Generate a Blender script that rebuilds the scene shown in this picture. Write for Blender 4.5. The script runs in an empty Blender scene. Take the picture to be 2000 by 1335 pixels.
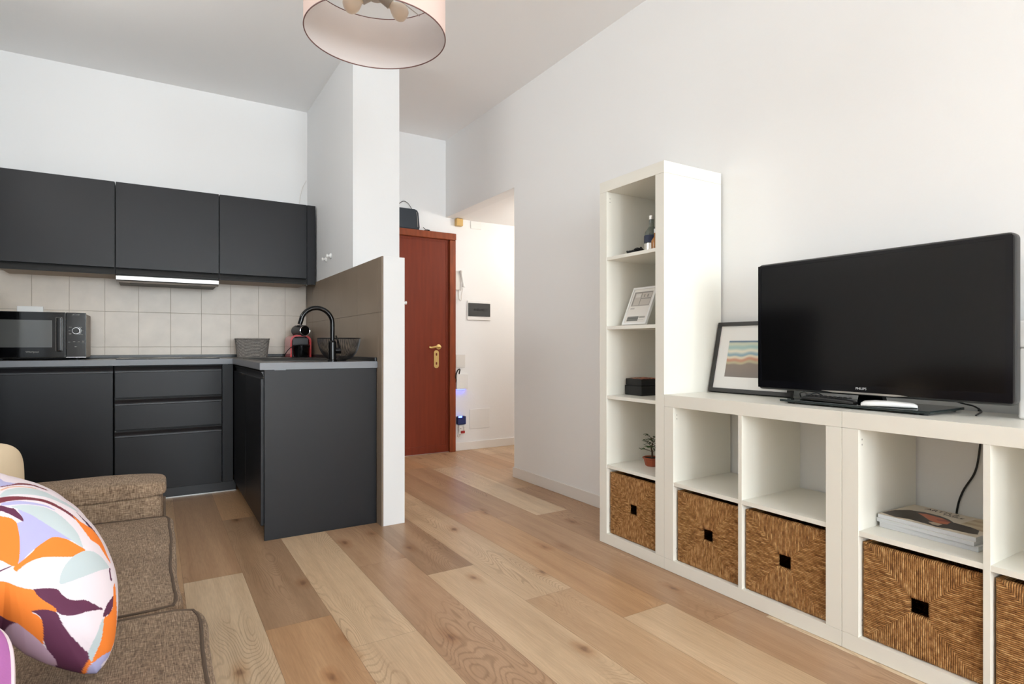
import bpy, bmesh, math, random
from mathutils import Vector, Matrix, noise
random.seed(7)
PI = math.pi
sc = bpy.context.scene
col = sc.collection

# ------------------------------------------------------------------ camera
YAW = 0.5533
cam_d = bpy.data.cameras.new('camera')
cam_d.sensor_width = 36.0
cam_d.lens = 36.0 * 1132.69 / 2000.0
cam_d.shift_y = (675.16 - 667.5) / 2000.0
cam_d.clip_start = 0.02
cam = bpy.data.objects.new('camera', cam_d)
cam.location = (0, 0, 1.0093)
cam.rotation_euler = (PI / 2, 0, -YAW)
col.objects.link(cam)
sc.camera = cam

# ------------------------------------------------------------------ colour management, world
sc.view_settings.view_transform = 'Standard'
sc.view_settings.look = 'None'
sc.view_settings.gamma = 1.0
sc.view_settings.use_curve_mapping = False
sc.view_settings.exposure = 0.39
sc.cycles.use_denoising = True
sc.cycles.max_bounces = 14
sc.cycles.diffuse_bounces = 8
sc.cycles.sample_clamp_indirect = 6.0
world = bpy.data.worlds.new('world')
sc.world = world
world.use_nodes = True
wn = world.node_tree.nodes
bg = wn['Background']
bg.inputs['Color'].default_value = (0.86, 0.93, 1.0, 1)
bg.inputs['Strength'].default_value = 1.4

# ------------------------------------------------------------------ daylight at the two windows behind the camera
def area(name, loc, rot, sx, sy, power, color):
    l = bpy.data.lights.new(name, 'AREA')
    l.shape = 'RECTANGLE'; l.size = sx; l.size_y = sy
    l.energy = power; l.color = color
    o = bpy.data.objects.new(name, l)
    o.location = loc; o.rotation_euler = rot
    col.objects.link(o)
    return o
NEAR = -6.0
WINS = [(-0.8, 0.5, 0.5, 2.7), (0.85, 2.15, 0.5, 2.7)]
for i, (x0, x1, z0, z1) in enumerate(WINS):
    area('window_daylight', ((x0 + x1) / 2, NEAR + 0.26, (z0 + z1) / 2), (-PI / 2 - math.radians(20), 0, PI), x1 - x0 - 0.1, z1 - z0 - 0.1, (134, 128)[i], (0.855, 0.945, 1.0))

# added left-wall window, unseen, lifts the light in the far half of the room
ADDED_WIN = (2.35, 3.65, 2.0, 2.75)
area('added_side_fill', (-0.96, 3.0, 2.37), (0, math.radians(-95), 0), 0.65, 1.15, 12, (1.0, 0.98, 0.94))
# added warm fill for the hallway wall, source unseen round the corner
hl = bpy.data.lights.new('hallway_fill', 'POINT'); hl.energy = 12; hl.color = (1.0, 0.93, 0.84); hl.shadow_soft_size = 0.10
hlo = bpy.data.objects.new('hallway_fill', hl); hlo.location = (3.25, 4.25, 2.08); col.objects.link(hlo)

# ------------------------------------------------------------------ materials
def S(r, g, b):
    f = lambda c: (c / 255 / 12.92) if c / 255 <= 0.04045 else ((c / 255 + 0.055) / 1.055) ** 2.4
    return (f(r), f(g), f(b), 1)

def mat(name, color, rough=0.5, metal=0.0, spec=0.5, bump=0.0, scale=40.0, var=0.0, stretch=(1, 1, 1), coat=0.0, trans=0.0, emit=None, es=0.0, sheen=0.0):
    m = bpy.data.materials.new(name); m.use_nodes = True
    nt = m.node_tree; N = nt.nodes; L = nt.links
    p = N['Principled BSDF']
    c = color if len(color) == 4 else tuple(color) + (1,)
    p.inputs['Base Color'].default_value = c
    p.inputs['Roughness'].default_value = rough
    p.inputs['Metallic'].default_value = metal
    p.inputs['Specular IOR Level'].default_value = spec
    p.inputs['Coat Weight'].default_value = coat
    p.inputs['Transmission Weight'].default_value = trans
    p.inputs['Sheen Weight'].default_value = sheen
    if emit:
        p.inputs['Emission Color'].default_value = emit
        p.inputs['Emission Strength'].default_value = es
    if bump or var:
        tc = N.new('ShaderNodeTexCoord'); mp = N.new('ShaderNodeMapping')
        mp.inputs['Scale'].default_value = stretch
        nz = N.new('ShaderNodeTexNoise'); nz.inputs['Scale'].default_value = scale; nz.inputs['Detail'].default_value = 5
        L.new(tc.outputs['Object'], mp.inputs['Vector']); L.new(mp.outputs['Vector'], nz.inputs['Vector'])
        if bump:
            b = N.new('ShaderNodeBump'); b.inputs['Strength'].default_value = bump; b.inputs['Distance'].default_value = 0.01
            L.new(nz.outputs['Fac'], b.inputs['Height']); L.new(b.outputs['Normal'], p.inputs['Normal'])
        if var:
            r = N.new('ShaderNodeValToRGB')
            r.color_ramp.elements[0].position = 0.3; r.color_ramp.elements[1].position = 0.7
            r.color_ramp.elements[0].color = tuple(x * (1 - var) for x in c[:3]) + (1,)
            r.color_ramp.elements[1].color = tuple(min(1, x * (1 + var)) for x in c[:3]) + (1,)
            L.new(nz.outputs['Fac'], r.inputs['Fac']); L.new(r.outputs['Color'], p.inputs['Base Color'])
    return m

M = {}
M['wall'] = mat('wall_paint', (0.86, 0.865, 0.865), 0.75, bump=0.04, scale=60, spec=0.25)
M['wall_dimmed'] = mat('dimmed_wall_paint', (0.73, 0.735, 0.74), 0.7, bump=0.04, scale=60, spec=0.25)  # wall paint darkened for the window-facing partition and low wall, offsets strong daylight
M['wall_far'] = mat('dimmed_far_wall_paint', (0.83, 0.835, 0.84), 0.7, bump=0.04, scale=60, spec=0.25)  # wall paint slightly darkened to offset direct window light
M['ceil'] = mat('ceiling_paint', (0.90, 0.90, 0.90), 0.8, bump=0.04, scale=50, spec=0.2)
M['base'] = mat('baseboard_paint', (0.80, 0.775, 0.74), 0.4)
M['shelf'] = mat('white_lacquer', (0.83, 0.815, 0.745), 0.32, spec=0.5)
M['black_cab'] = mat('anthracite_matt_laminate', S(17, 17, 21), 0.42, spec=0.32)
M['black_cab2'] = mat('anthracite_channel', S(30, 30, 34), 0.42)
M['underside'] = mat('pale_cabinet_underside', S(176, 162, 146), 0.6)
M['worktop'] = mat('dark_grey_worktop', S(74, 72, 72), 0.28, spec=0.5, var=0.18, scale=30, stretch=(0.4, 3, 3))
M['worktop_edge'] = mat('grey_worktop_edge', S(118, 121, 127), 0.4)
M['black'] = mat('black_plastic', S(20, 20, 21), 0.35)
M['black_gloss'] = mat('black_gloss_plastic', S(8, 8, 10), 0.10, spec=0.3)
M['black_matt'] = mat('black_matt', S(18, 18, 18), 0.6)
M['glass_black'] = mat('black_ceramic_glass', S(6, 6, 7), 0.22, spec=0.25)
M['steel'] = mat('brushed_steel', (0.46, 0.45, 0.44), 0.40, 1.0, bump=0.02, scale=80, stretch=(1, 30, 30))
M['chrome'] = mat('chrome', (0.8, 0.8, 0.82), 0.1, 1.0)
M['dark_steel'] = mat('dark_filter', S(90, 88, 85), 0.5, 0.4)
M['grout'] = mat('grout', S(168, 156, 142), 0.9)
M['tile'] = mat('beige_ceramic_tile', S(206, 195, 182), 0.35, var=0.06, scale=9)
M['tile_brown'] = mat('taupe_ceramic_tile', S(134, 119, 103), 0.4, var=0.05, scale=5)
M['grout_brown'] = mat('taupe_grout', S(118, 104, 90), 0.9)
M['door'] = mat('reddish_brown_door_wood', S(116, 44, 20), 0.5, spec=0.3, var=0.10, scale=6, stretch=(7, 7, 0.5))
M['door_frame'] = mat('door_casing_wood', S(132, 62, 30), 0.45, spec=0.35, var=0.22, scale=9, stretch=(4, 4, 0.6))
M['brass'] = mat('brass', (0.80, 0.60, 0.25), 0.28, 1.0)
M['white_pl'] = mat('white_plastic', (0.80, 0.80, 0.79), 0.35)
M['white_pl2'] = mat('offwhite_plastic', (0.74, 0.72, 0.69), 0.4)
M['smoke'] = mat('smoked_cover', S(58, 60, 60), 0.2)
M['red'] = mat('red_plastic', S(190, 22, 24), 0.22, coat=0.4)
M['charcoal'] = mat('charcoal_plastic', S(62, 62, 64), 0.45)
M['wire'] = mat('black_wire', S(24, 22, 23), 0.4)
M['rattan'] = mat('grey_woven_plastic', S(118, 112, 106), 0.6, var=0.35, scale=160)
M['shade'] = mat('dusty_pink_shade_fabric', S(222, 199, 190), 0.9, spec=0.1, bump=0.05, scale=300)
M['liner'] = mat('shade_liner', S(226, 220, 219), 0.6, spec=0.2)
M['rim'] = mat('dark_rose_rim', S(120, 84, 80), 0.5)
M['socket'] = mat('grey_lamp_socket', S(190, 184, 178), 0.4)
M['bulb'] = mat('opal_bulb_glass', S(252, 240, 224), 0.3)
M['terracotta'] = mat('terracotta', S(160, 80, 50), 0.7, var=0.15, scale=30)
M['leaf'] = mat('green_leaf', S(52, 84, 40), 0.5, var=0.3, scale=60)
M['stem'] = mat('woody_stem', S(80, 62, 44), 0.8)
M['soil'] = mat('soil', S(52, 40, 30), 0.95, bump=0.5, scale=200)
M['paper'] = mat('white_paper', (0.80, 0.80, 0.78), 0.6)
M['paper_edge'] = mat('paper_edges', S(205, 208, 212), 0.7, var=0.12, scale=60, stretch=(0.3, 0.3, 22))
M['frame_black'] = mat('black_picture_frame', S(50, 49, 48), 0.45)
M['mat_white'] = mat('white_passepartout', (0.84, 0.83, 0.81), 0.7)
M['beige'] = mat('beige_cotton', S(206, 187, 158), 0.85, bump=0.1, scale=260)
M['purple'] = mat('orchid_purple_cotton', S(186, 112, 180), 0.85, bump=0.1, scale=260)
M['pale_pink'] = mat('pale_pink_piping', S(226, 208, 214), 0.8)
M['glass_bottle'] = mat('clear_bottle_glass', S(150, 158, 150), 0.08, trans=0.6)
M['blue_label'] = mat('dark_blue_label', S(34, 46, 78), 0.5)
M['amber'] = mat('amber_liquor', S(170, 112, 50), 0.15)
M['green_glass'] = mat('dark_green_glass', S(60, 72, 50), 0.15)
M['navy'] = mat('navy_fabric', S(34, 42, 52), 0.55, bump=0.1, scale=200)
M['seam'] = mat('upholstery_piping', S(84, 69, 56), 0.9)
M['blue_led'] = mat('blue_led', S(60, 60, 230), 0.4, emit=(0.05, 0.08, 1.0, 1), es=9.0)
M['blue_pl'] = mat('blue_plastic', S(28, 42, 96), 0.4)
M['redlab'] = mat('red_label', S(170, 36, 36), 0.5)
M['yellowbox'] = mat('yellowed_plastic', S(206, 170, 104), 0.5)
M['inner_glass'] = mat('oven_window_mesh', S(86, 87, 86), 0.12)
M['mw_side'] = mat('silver_grey_casing', S(168, 158, 146), 0.5)
M['screen'] = mat('matt_tv_screen', S(12, 12, 13), 0.12, spec=0.45)
M['bezel'] = mat('dark_tv_bezel', S(16, 16, 20), 0.12, spec=0.4)
M['tv_side'] = mat('tv_housing', S(42, 42, 42), 0.35)
M['stand_glass'] = mat('smoky_stand_glass', S(34, 44, 44), 0.04)
M['silver'] = mat('silver_trim', (0.75, 0.72, 0.68), 0.3, 0.8)
M['text_grey'] = mat('grey_lettering', S(205, 205, 205), 0.5)
M['ink'] = mat('dark_ink', S(60, 60, 58), 0.8)
M['ink_mid'] = mat('grey_ink', S(165, 162, 156), 0.8)
M['glass'] = mat('window_glass', (1, 1, 1), 0.0, trans=1.0)
M['inside_dark'] = mat('dark_basket_inside', S(30, 22, 16), 0.9)

def nodes(name):
    m = bpy.data.materials.new(name); m.use_nodes = True
    nt = m.node_tree
    return m, nt.nodes, nt.links, nt.nodes['Principled BSDF']
def mth(N, L, op, a, b=None, c=None):
    n = N.new('ShaderNodeMath'); n.operation = op
    for i, v in enumerate((a, b, c)):
        if v is None: continue
        if isinstance(v, (int, float)): n.inputs[i].default_value = v
        else: L.new(v, n.inputs[i])
    return n.outputs[0]
def ramp(N, L, fac, stops):
    r = N.new('ShaderNodeValToRGB'); e = r.color_ramp.elements
    e[0].position, e[0].color = stops[0]
    e[1].position, e[1].color = stops[-1]
    for p, c in stops[1:-1]:
        x = e.new(p); x.color = c
    L.new(fac, r.inputs['Fac'])
    return r.outputs['Color']
def mixc(N, L, mode, fac, a, b):
    n = N.new('ShaderNodeMix'); n.data_type = 'RGBA'; n.blend_type = mode
    if isinstance(fac, (int, float)): n.inputs[0].default_value = fac
    else: L.new(fac, n.inputs[0])
    for s, v in ((6, a), (7, b)):
        if isinstance(v, tuple): n.inputs[s].default_value = v
        else: L.new(v, n.inputs[s])
    return n.outputs[2]

# oak floor: plank tint and plank offset come from mesh attributes
m, N, L, p = nodes('oak_vinyl_planks'); M['floor'] = m
at = N.new('ShaderNodeAttribute'); at.attribute_name = 'tint'
ao = N.new('ShaderNodeAttribute'); ao.attribute_name = 'shift'
tc = N.new('ShaderNodeTexCoord')
add = N.new('ShaderNodeVectorMath'); add.operation = 'ADD'
L.new(tc.outputs['Object'], add.inputs[0]); L.new(ao.outputs['Vector'], add.inputs[1])
def stretch_noise(sx, sy, scale, det=6, dist=0.0, rough=0.55):
    mp = N.new('ShaderNodeMapping'); mp.inputs['Scale'].default_value = (sx, sy, 1)
    n = N.new('ShaderNodeTexNoise'); n.inputs['Scale'].default_value = scale; n.inputs['Detail'].default_value = det
    n.inputs['Distortion'].default_value = dist; n.inputs['Roughness'].default_value = rough
    L.new(add.outputs[0], mp.inputs['Vector']); L.new(mp.outputs['Vector'], n.inputs['Vector'])
    return n.outputs['Fac'], mp
fine, _ = stretch_noise(22, 1.2, 9, 7)
broad, _ = stretch_noise(9.0, 0.5, 1.5, 3, 0.5)
field, _ = stretch_noise(2.6, 0.55, 1.7, 2.0, 0.2, 0.4)
rings = mth(N, L, 'SINE', mth(N, L, 'MULTIPLY_ADD', field, 380.0, mth(N, L, 'MULTIPLY', fine, 3.0)))
rings01 = mth(N, L, 'MULTIPLY_ADD', rings, 0.5, 0.5)
ringmask, _ = stretch_noise(3.0, 0.8, 1.3, 1.0)
rmask = ramp(N, L, ringmask, [(0.48, (0, 0, 0, 1)), (0.62, (1, 1, 1, 1))])
c_f = ramp(N, L, fine, [(0.25, (0.86, 0.84, 0.82, 1)), (0.75, (1.08, 1.08, 1.08, 1))])
c_b = ramp(N, L, broad, [(0.3, (0.82, 0.77, 0.74, 1)), (0.7, (1.10, 1.11, 1.13, 1))])
c_r = ramp(N, L, rings01, [(0.0, (0.76, 0.72, 0.68, 1)), (0.32, (1.01, 1.01, 1.01, 1))])
# knots
mpk = N.new('ShaderNodeMapping'); mpk.inputs['Scale'].default_value = (2.6, 1.15, 1)
L.new(add.outputs[0], mpk.inputs['Vector'])
vo = N.new('ShaderNodeTexVoronoi'); vo.inputs['Scale'].default_value = 1.0; vo.voronoi_dimensions = '2D'
nk = N.new('ShaderNodeTexNoise'); nk.inputs['Scale'].default_value = 14; L.new(add.outputs[0], nk.inputs['Vector'])
L.new(mpk.outputs['Vector'], vo.inputs['Vector'])
kd = mth(N, L, 'ADD', vo.outputs['Distance'], mth(N, L, 'MULTIPLY', nk.outputs['Fac'], 0.10))
c_k = ramp(N, L, kd, [(0.055, (0.42, 0.30, 0.24, 1)), (0.085, (0.82, 0.71, 0.62, 1)), (0.15, (1, 1, 1, 1))])
x = mixc(N, L, 'MULTIPLY', 1.0, at.outputs['Color'], c_f)
x = mixc(N, L, 'MULTIPLY', 0.9, x, c_b)
x2 = mixc(N, L, 'MULTIPLY', 1.0, x, c_r)
x = mixc(N, L, 'MIX', rmask, x, x2)
x = mixc(N, L, 'MULTIPLY', 0.9, x, c_k)
L.new(x, p.inputs['Base Color'])
p.inputs['Roughness'].default_value = 0.36
p.inputs['Specular IOR Level'].default_value = 0.42
b = N.new('ShaderNodeBump'); b.inputs['Strength'].default_value = 0.08; b.inputs['Distance'].default_value = 0.002
L.new(fine, b.inputs['Height']); L.new(b.outputs['Normal'], p.inputs['Normal'])

# woven sofa fabric
m, N, L, p = nodes('brown_woven_upholstery'); M['fabric'] = m
tc = N.new('ShaderNodeTexCoord')
def nz3(scale, st, det=3):
    mp = N.new('ShaderNodeMapping'); mp.inputs['Scale'].default_value = st
    n = N.new('ShaderNodeTexNoise'); n.inputs['Scale'].default_value = scale; n.inputs['Detail'].default_value = det
    L.new(tc.outputs['Object'], mp.inputs['Vector']); L.new(mp.outputs['Vector'], n.inputs['Vector'])
    return n.outputs['Fac']
w1 = nz3(80, (8, 0.6, 0.8)); w2 = nz3(80, (0.6, 8, 8)); pt = nz3(5, (1, 1, 1), 4)
wv = mth(N, L, 'MULTIPLY', mth(N, L, 'ADD', w1, w2), 0.5)
cw = ramp(N, L, wv, [(0.38, S(92, 75, 60)), (0.5, S(132, 112, 93)), (0.62, S(170, 149, 127))])
cp = ramp(N, L, pt, [(0.3, (0.84, 0.82, 0.80, 1)), (0.7, (1.08, 1.08, 1.08, 1))])
L.new(mixc(N, L, 'MULTIPLY', 1.0, cw, cp), p.inputs['Base Color'])
p.inputs['Roughness'].default_value = 0.9; p.inputs['Specular IOR Level'].default_value = 0.15
p.inputs['Sheen Weight'].default_value = 0.05
b = N.new('ShaderNodeBump'); b.inputs['Strength'].default_value = 0.5; b.inputs['Distance'].default_value = 0.003
L.new(wv, b.inputs['Height']); L.new(b.outputs['Normal'], p.inputs['Normal'])

# seagrass rope wound round a frame: four sectors meeting on the diagonals (local y across, z up)
m, N, L, p = nodes('wound_seagrass_rope'); M['seagrass'] = m
tc = N.new('ShaderNodeTexCoord'); sp = N.new('ShaderNodeSeparateXYZ'); L.new(tc.outputs['Object'], sp.inputs[0])
info = N.new('ShaderNodeObjectInfo')
off = mth(N, L, 'MULTIPLY', info.outputs['Random'], 20.0)
cv = N.new('ShaderNodeCombineXYZ'); L.new(off, cv.inputs[0])
ad = N.new('ShaderNodeVectorMath'); ad.operation = 'ADD'; L.new(tc.outputs['Object'], ad.inputs[0]); L.new(cv.outputs[0], ad.inputs[1])
wob = N.new('ShaderNodeTexNoise'); wob.inputs['Scale'].default_value = 13; wob.inputs['Detail'].default_value = 3
L.new(ad.outputs[0], wob.inputs['Vector'])
wb = mth(N, L, 'MULTIPLY', mth(N, L, 'SUBTRACT', wob.outputs['Fac'], 0.5), 0.005)
yy = sp.outputs[1]; zz = sp.outputs[2]
ay = mth(N, L, 'ABSOLUTE', yy); az = mth(N, L, 'ABSOLUTE', zz)
top = mth(N, L, 'GREATER_THAN', mth(N, L, 'ADD', az, wb), ay)         # 1: strands run up and down
def lerp(a, b2, f):
    return mth(N, L, 'ADD', mth(N, L, 'MULTIPLY', a, mth(N, L, 'SUBTRACT', 1.0, f)), mth(N, L, 'MULTIPLY', b2, f))
across = mth(N, L, 'ADD', lerp(zz, yy, top), wb)
along = lerp(yy, zz, top)
ph = mth(N, L, 'MULTIPLY', across, 2 * PI / 0.0056)
strand = mth(N, L, 'ABSOLUTE', mth(N, L, 'SINE', mth(N, L, 'MULTIPLY', ph, 0.5)))
cell = N.new('ShaderNodeCombineXYZ')
L.new(mth(N, L, 'FLOOR', mth(N, L, 'DIVIDE', across, 0.0056)), cell.inputs[0]); L.new(mth(N, L, 'MULTIPLY', along, 45.0), cell.inputs[1]); L.new(off, cell.inputs[2])
cn = N.new('ShaderNodeTexNoise'); cn.inputs['Scale'].default_value = 0.9; cn.inputs['Detail'].default_value = 4; L.new(cell.outputs[0], cn.inputs['Vector'])
twist = mth(N, L, 'SINE', mth(N, L, 'MULTIPLY_ADD', along, 1100.0, ph))
cc = ramp(N, L, cn.outputs['Fac'], [(0.30, S(130, 86, 46)), (0.5, S(178, 128, 76)), (0.70, S(220, 174, 118))])
cg = ramp(N, L, strand, [(0.0, (0.20, 0.15, 0.11, 1)), (0.5, (1, 1, 1, 1))])
L.new(mixc(N, L, 'MULTIPLY', 1.0, cc, cg), p.inputs['Base Color'])
p.inputs['Roughness'].default_value = 0.75; p.inputs['Specular IOR Level'].default_value = 0.25
b = N.new('ShaderNodeBump'); b.inputs['Strength'].default_value = 0.9; b.inputs['Distance'].default_value = 0.003
L.new(mth(N, L, 'ADD', strand, mth(N, L, 'MULTIPLY', twist, 0.12)), b.inputs['Height']); L.new(b.outputs['Normal'], p.inputs['Normal'])

# printed colours held by a colour attribute (cushion print, framed print, magazine cover, plan)
m, N, L, p = nodes('printed_surface'); M['print'] = m
at = N.new('ShaderNodeAttribute'); at.attribute_name = 'print'
L.new(at.outputs['Color'], p.inputs['Base Color']); p.inputs['Roughness'].default_value = 0.75; p.inputs['Specular IOR Level'].default_value = 0.2
m2 = m.copy(); m2.name = 'glossy_printed_surface'; M['print_gloss'] = m2
m2.node_tree.nodes['Principled BSDF'].inputs['Roughness'].default_value = 0.3

# ------------------------------------------------------------------ mesh helpers
def nb(): return bmesh.new()
def bx(bm, lo, hi, bev=0.0, seg=2):
    r = bmesh.ops.create_cube(bm, size=1.0)
    vs = r['verts']
    for v in vs:
        v.co = Vector([lo[i] + (v.co[i] + 0.5) * (hi[i] - lo[i]) for i in range(3)])
    if bev > 0:
        es = set()
        for v in vs: es.update(v.link_edges)
        bmesh.ops.bevel(bm, geom=list(es), offset=bev, segments=seg, affect='EDGES', profile=0.5)
    return bm
def prism(bm, pts, axis, a0, a1):
    """polygon pts (2D) extruded along an axis; the pts fill the other two axes in order"""
    o = [i for i in range(3) if i != axis]
    def mk(p2, a):
        c = [0, 0, 0]; c[axis] = a; c[o[0]] = p2[0]; c[o[1]] = p2[1]; return bm.verts.new(c)
    A = [mk(q, a0) for q in pts]; B = [mk(q, a1) for q in pts]
    bm.faces.new(A); bm.faces.new(list(reversed(B)))
    n = len(pts)
    for i in range(n):
        j = (i + 1) % n
        bm.faces.new((A[j], A[i], B[i], B[j]))
    bmesh.ops.recalc_face_normals(bm, faces=bm.faces)
    return bm
def lathe(bm, prof, c=(0, 0, 0), n=32, caps=True):
    rings = []
    for r, z in prof:
        rings.append([bm.verts.new((c[0] + r * math.cos(2 * PI * k / n), c[1] + r * math.sin(2 * PI * k / n), c[2] + z)) for k in range(n)])
    for a, b2 in zip(rings, rings[1:]):
        for k in range(n):
            bm.faces.new((a[k], a[(k + 1) % n], b2[(k + 1) % n], b2[k]))
    if caps:
        if prof[0][0] > 1e-5: bm.faces.new(list(reversed(rings[0])))
        if prof[-1][0] > 1e-5: bm.faces.new(rings[-1])
    return bm
def tube(bm, pts, r, n=10, closed=False):
    pts = [Vector(q) for q in pts]; m_ = len(pts)
    rr = r if isinstance(r, (list, tuple)) else [r] * m_
    rings = []; up = None
    for i, q in enumerate(pts):
        if closed: t = pts[(i + 1) % m_] - pts[i - 1]
        else: t = pts[min(i + 1, m_ - 1)] - pts[max(i - 1, 0)]
        t.normalize()
        if up is None:
            up = Vector((0, 0, 1)) if abs(t.z) < 0.9 else Vector((1, 0, 0))
        up = (up - t * up.dot(t))
        if up.length < 1e-6: up = t.orthogonal()
        up.normalize(); s = t.cross(up)
        rings.append([bm.verts.new(q + (up * math.cos(2 * PI * k / n) + s * math.sin(2 * PI * k / n)) * rr[i]) for k in range(n)])
    pr = list(zip(rings, rings[1:]))
    if closed: pr.append((rings[-1], rings[0]))
    for a, b2 in pr:
        for k in range(n):
            bm.faces.new((a[k], a[(k + 1) % n], b2[(k + 1) % n], b2[k]))
    if not closed:
        bm.faces.new(list(reversed(rings[0]))); bm.faces.new(rings[-1])
    return bm
def smooth_path(pts, k=6):
    P = [Vector(q) for q in pts]; out = []
    for i in range(len(P) - 1):
        p0 = P[max(i - 1, 0)]; p1 = P[i]; p2 = P[i + 1]; p3 = P[min(i + 2, len(P) - 1)]
        for j in range(k):
            t = j / k
            out.append(0.5 * ((2 * p1) + (p2 - p0) * t + (2 * p0 - 5 * p1 + 4 * p2 - p3) * t * t + (3 * p1 - p0 - 3 * p2 + p3) * t ** 3))
    out.append(P[-1])
    return out
def rrect(w, h, r, k=6):
    out = []
    for cx_, cy_, a0 in ((w / 2 - r, h / 2 - r, 0), (-w / 2 + r, h / 2 - r, PI / 2), (-w / 2 + r, -h / 2 + r, PI), (w / 2 - r, -h / 2 + r, 1.5 * PI)):
        for i in range(k + 1):
            a = a0 + PI / 2 * i / k
            out.append((cx_ + r * math.cos(a), cy_ + r * math.sin(a)))
    return out
def pill_map(c, lo, hi, e, bulge, seed):
    """c on the cube surface [-1,1]^3 -> soft rounded box"""
    nrm = sum(abs(t) ** e for t in c) ** (1 / e)
    q = [t / nrm for t in c]
    P = Vector([(lo[i] + hi[i]) / 2 + q[i] * (hi[i] - lo[i]) / 2 for i in range(3)])
    u = (1 - q[0] ** 2) * (1 - q[1] ** 2)
    if q[2] > 0.5: P.z += bulge * u
    n1 = noise.noise_vector(P * 5 + Vector((seed, 0, 0)))
    n2 = noise.noise_vector(P * 14 + Vector((seed, 3, 0)))
    P += n1 * 0.006 * min(1, bulge * 60) + n2 * 0.0022 * min(1, bulge * 60)
    return P
def softbox(bm, lo, hi, e=8, bulge=0.02, seed=0, n=22):
    lay = {}
    def V(c):
        k = tuple(round(t, 5) for t in c)
        if k not in lay: lay[k] = bm.verts.new(pill_map(c, lo, hi, e, bulge, seed))
        return lay[k]
    g = [-1 + 2 * i / n for i in range(n + 1)]
    g = [math.copysign(1 - (1 - abs(t)) ** 1.25, t) for t in g]
    for ax in range(3):
        o = [(ax + 1) % 3, (ax + 2) % 3]
        for s in (-1, 1):
            for i in range(n):
                for j in range(n):
                    q = []
                    for a, b2 in ((i, j), (i + 1, j), (i + 1, j + 1), (i, j + 1)):
                        c = [0, 0, 0]; c[ax] = s; c[o[0]] = g[a]; c[o[1]] = g[b2]; q.append(V(c))
                    if s < 0: q.reverse()
                    bm.faces.new(q)
    return bm
def softbox_edge(lo, hi, e, bulge, seed, z=1.0, n=20):
    pts = []
    g = [-1 + 2 * i / n for i in range(n)]
    for t in g: pts.append((t, -1, z))
    for t in g: pts.append((1, t, z))
    for t in g: pts.append((-t, 1, z))
    for t in g: pts.append((-1, -t, z))
    return [pill_map(c, lo, hi, e, bulge, seed) for c in pts]

def obj(name, bm, material, parent=None, smooth=False, world=False, angle=35):
    """ONE mesh object. world=True: the bmesh is in world coordinates although it gets a parent."""
    if world and parent is not None:
        mw = Matrix.Identity(4); q = parent; chain = []
        while q is not None:
            chain.append(q); q = q.parent
        for q in reversed(chain):
            mw = mw @ Matrix.LocRotScale(q.location, q.rotation_euler, q.scale)
        bmesh.ops.transform(bm, matrix=mw.inverted(), verts=bm.verts)
    me = bpy.data.meshes.new(name)
    bm.to_mesh(me); bm.free()
    mats = material if isinstance(material, (list, tuple)) else [material]
    for m_ in mats: me.materials.append(M[m_] if isinstance(m_, str) else m_)
    if smooth:
        for f in me.polygons: f.use_smooth = True
        try: me.set_sharp_from_angle(angle=math.radians(angle))
        except Exception: pass
    o = bpy.data.objects.new(name, me); col.objects.link(o)
    if smooth and len(me.polygons) < 1500:
        wn_ = o.modifiers.new('weighted_normals', 'WEIGHTED_NORMAL'); wn_.keep_sharp = True; wn_.weight = 80
    if parent is not None: o.parent = parent
    return o
def tag(o, label, cat, group=None):
    o['label'] = label; o['category'] = cat
    if group: o['group'] = group
    return o
def thing(name, label, cat, loc=(0, 0, 0), rotz=0.0, group=None):
    o = bpy.data.objects.new(name, None); col.objects.link(o)
    o.empty_display_size = 0.05
    o.location = loc; o.rotation_euler = (0, 0, rotz)
    return tag(o, label, cat, group)
def struct(name, bm, material, parent=None, smooth=False):
    o = obj(name, bm, material, parent, smooth)
    if parent is None: o['kind'] = 'structure'
    return o
def box_part(name, lo, hi, material, parent, bev=0.0, world=True, seg=2):
    return obj(name, bx(nb(), lo, hi, bev, seg), material, parent, world=world, smooth=bev > 0)
def lettering(text, size, material, parent, matrix, name='lettering', extrude=0.0004):
    cu = bpy.data.curves.new('t', 'FONT'); cu.body = text; cu.size = size; cu.extrude = extrude
    cu.align_x = 'CENTER'; cu.align_y = 'CENTER'
    t = bpy.data.objects.new('t', cu); col.objects.link(t)
    dg = bpy.context.evaluated_depsgraph_get()
    me = bpy.data.meshes.new_from_object(t.evaluated_get(dg))
    bpy.data.objects.remove(t)
    me.materials.clear(); me.materials.append(M[material])
    me.transform(matrix); me.name = name
    o = bpy.data.objects.new(name, me); col.objects.link(o); o.parent = parent
    return o
def inpoly(x_, y_, P):
    c = False; j = len(P) - 1
    for i in range(len(P)):
        if (P[i][1] > y_) != (P[j][1] > y_) and x_ < (P[j][0] - P[i][0]) * (y_ - P[i][1]) / (P[j][1] - P[i][1]) + P[i][0]: c = not c
        j = i
    return c
def paint(me, fn):
    a = me.color_attributes.new('print', 'FLOAT_COLOR', 'POINT')
    buf = []
    for v in me.vertices: buf.extend(fn(v.co))
    a.data.foreach_set('color', buf)
def gridsheet(nu, nv, fn):
    bm = nb()
    V = [[bm.verts.new(fn(i / nu, j / nv)) for j in range(nv + 1)] for i in range(nu + 1)]
    for i in range(nu):
        for j in range(nv):
            bm.faces.new((V[i][j], V[i + 1][j], V[i + 1][j + 1], V[i][j + 1]))
    return bm

# ------------------------------------------------------------------ the room
WX, FY, CZ = 2.366, 5.033, 2.962          # right wall face, far wall face, ceiling
LX = -1.03
PX0, PX1, PY = 1.093, 1.407, 3.722        # partition block
HX = 4.1                                  # end of the hallway
HZ = 2.232                                # hallway ceiling

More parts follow.
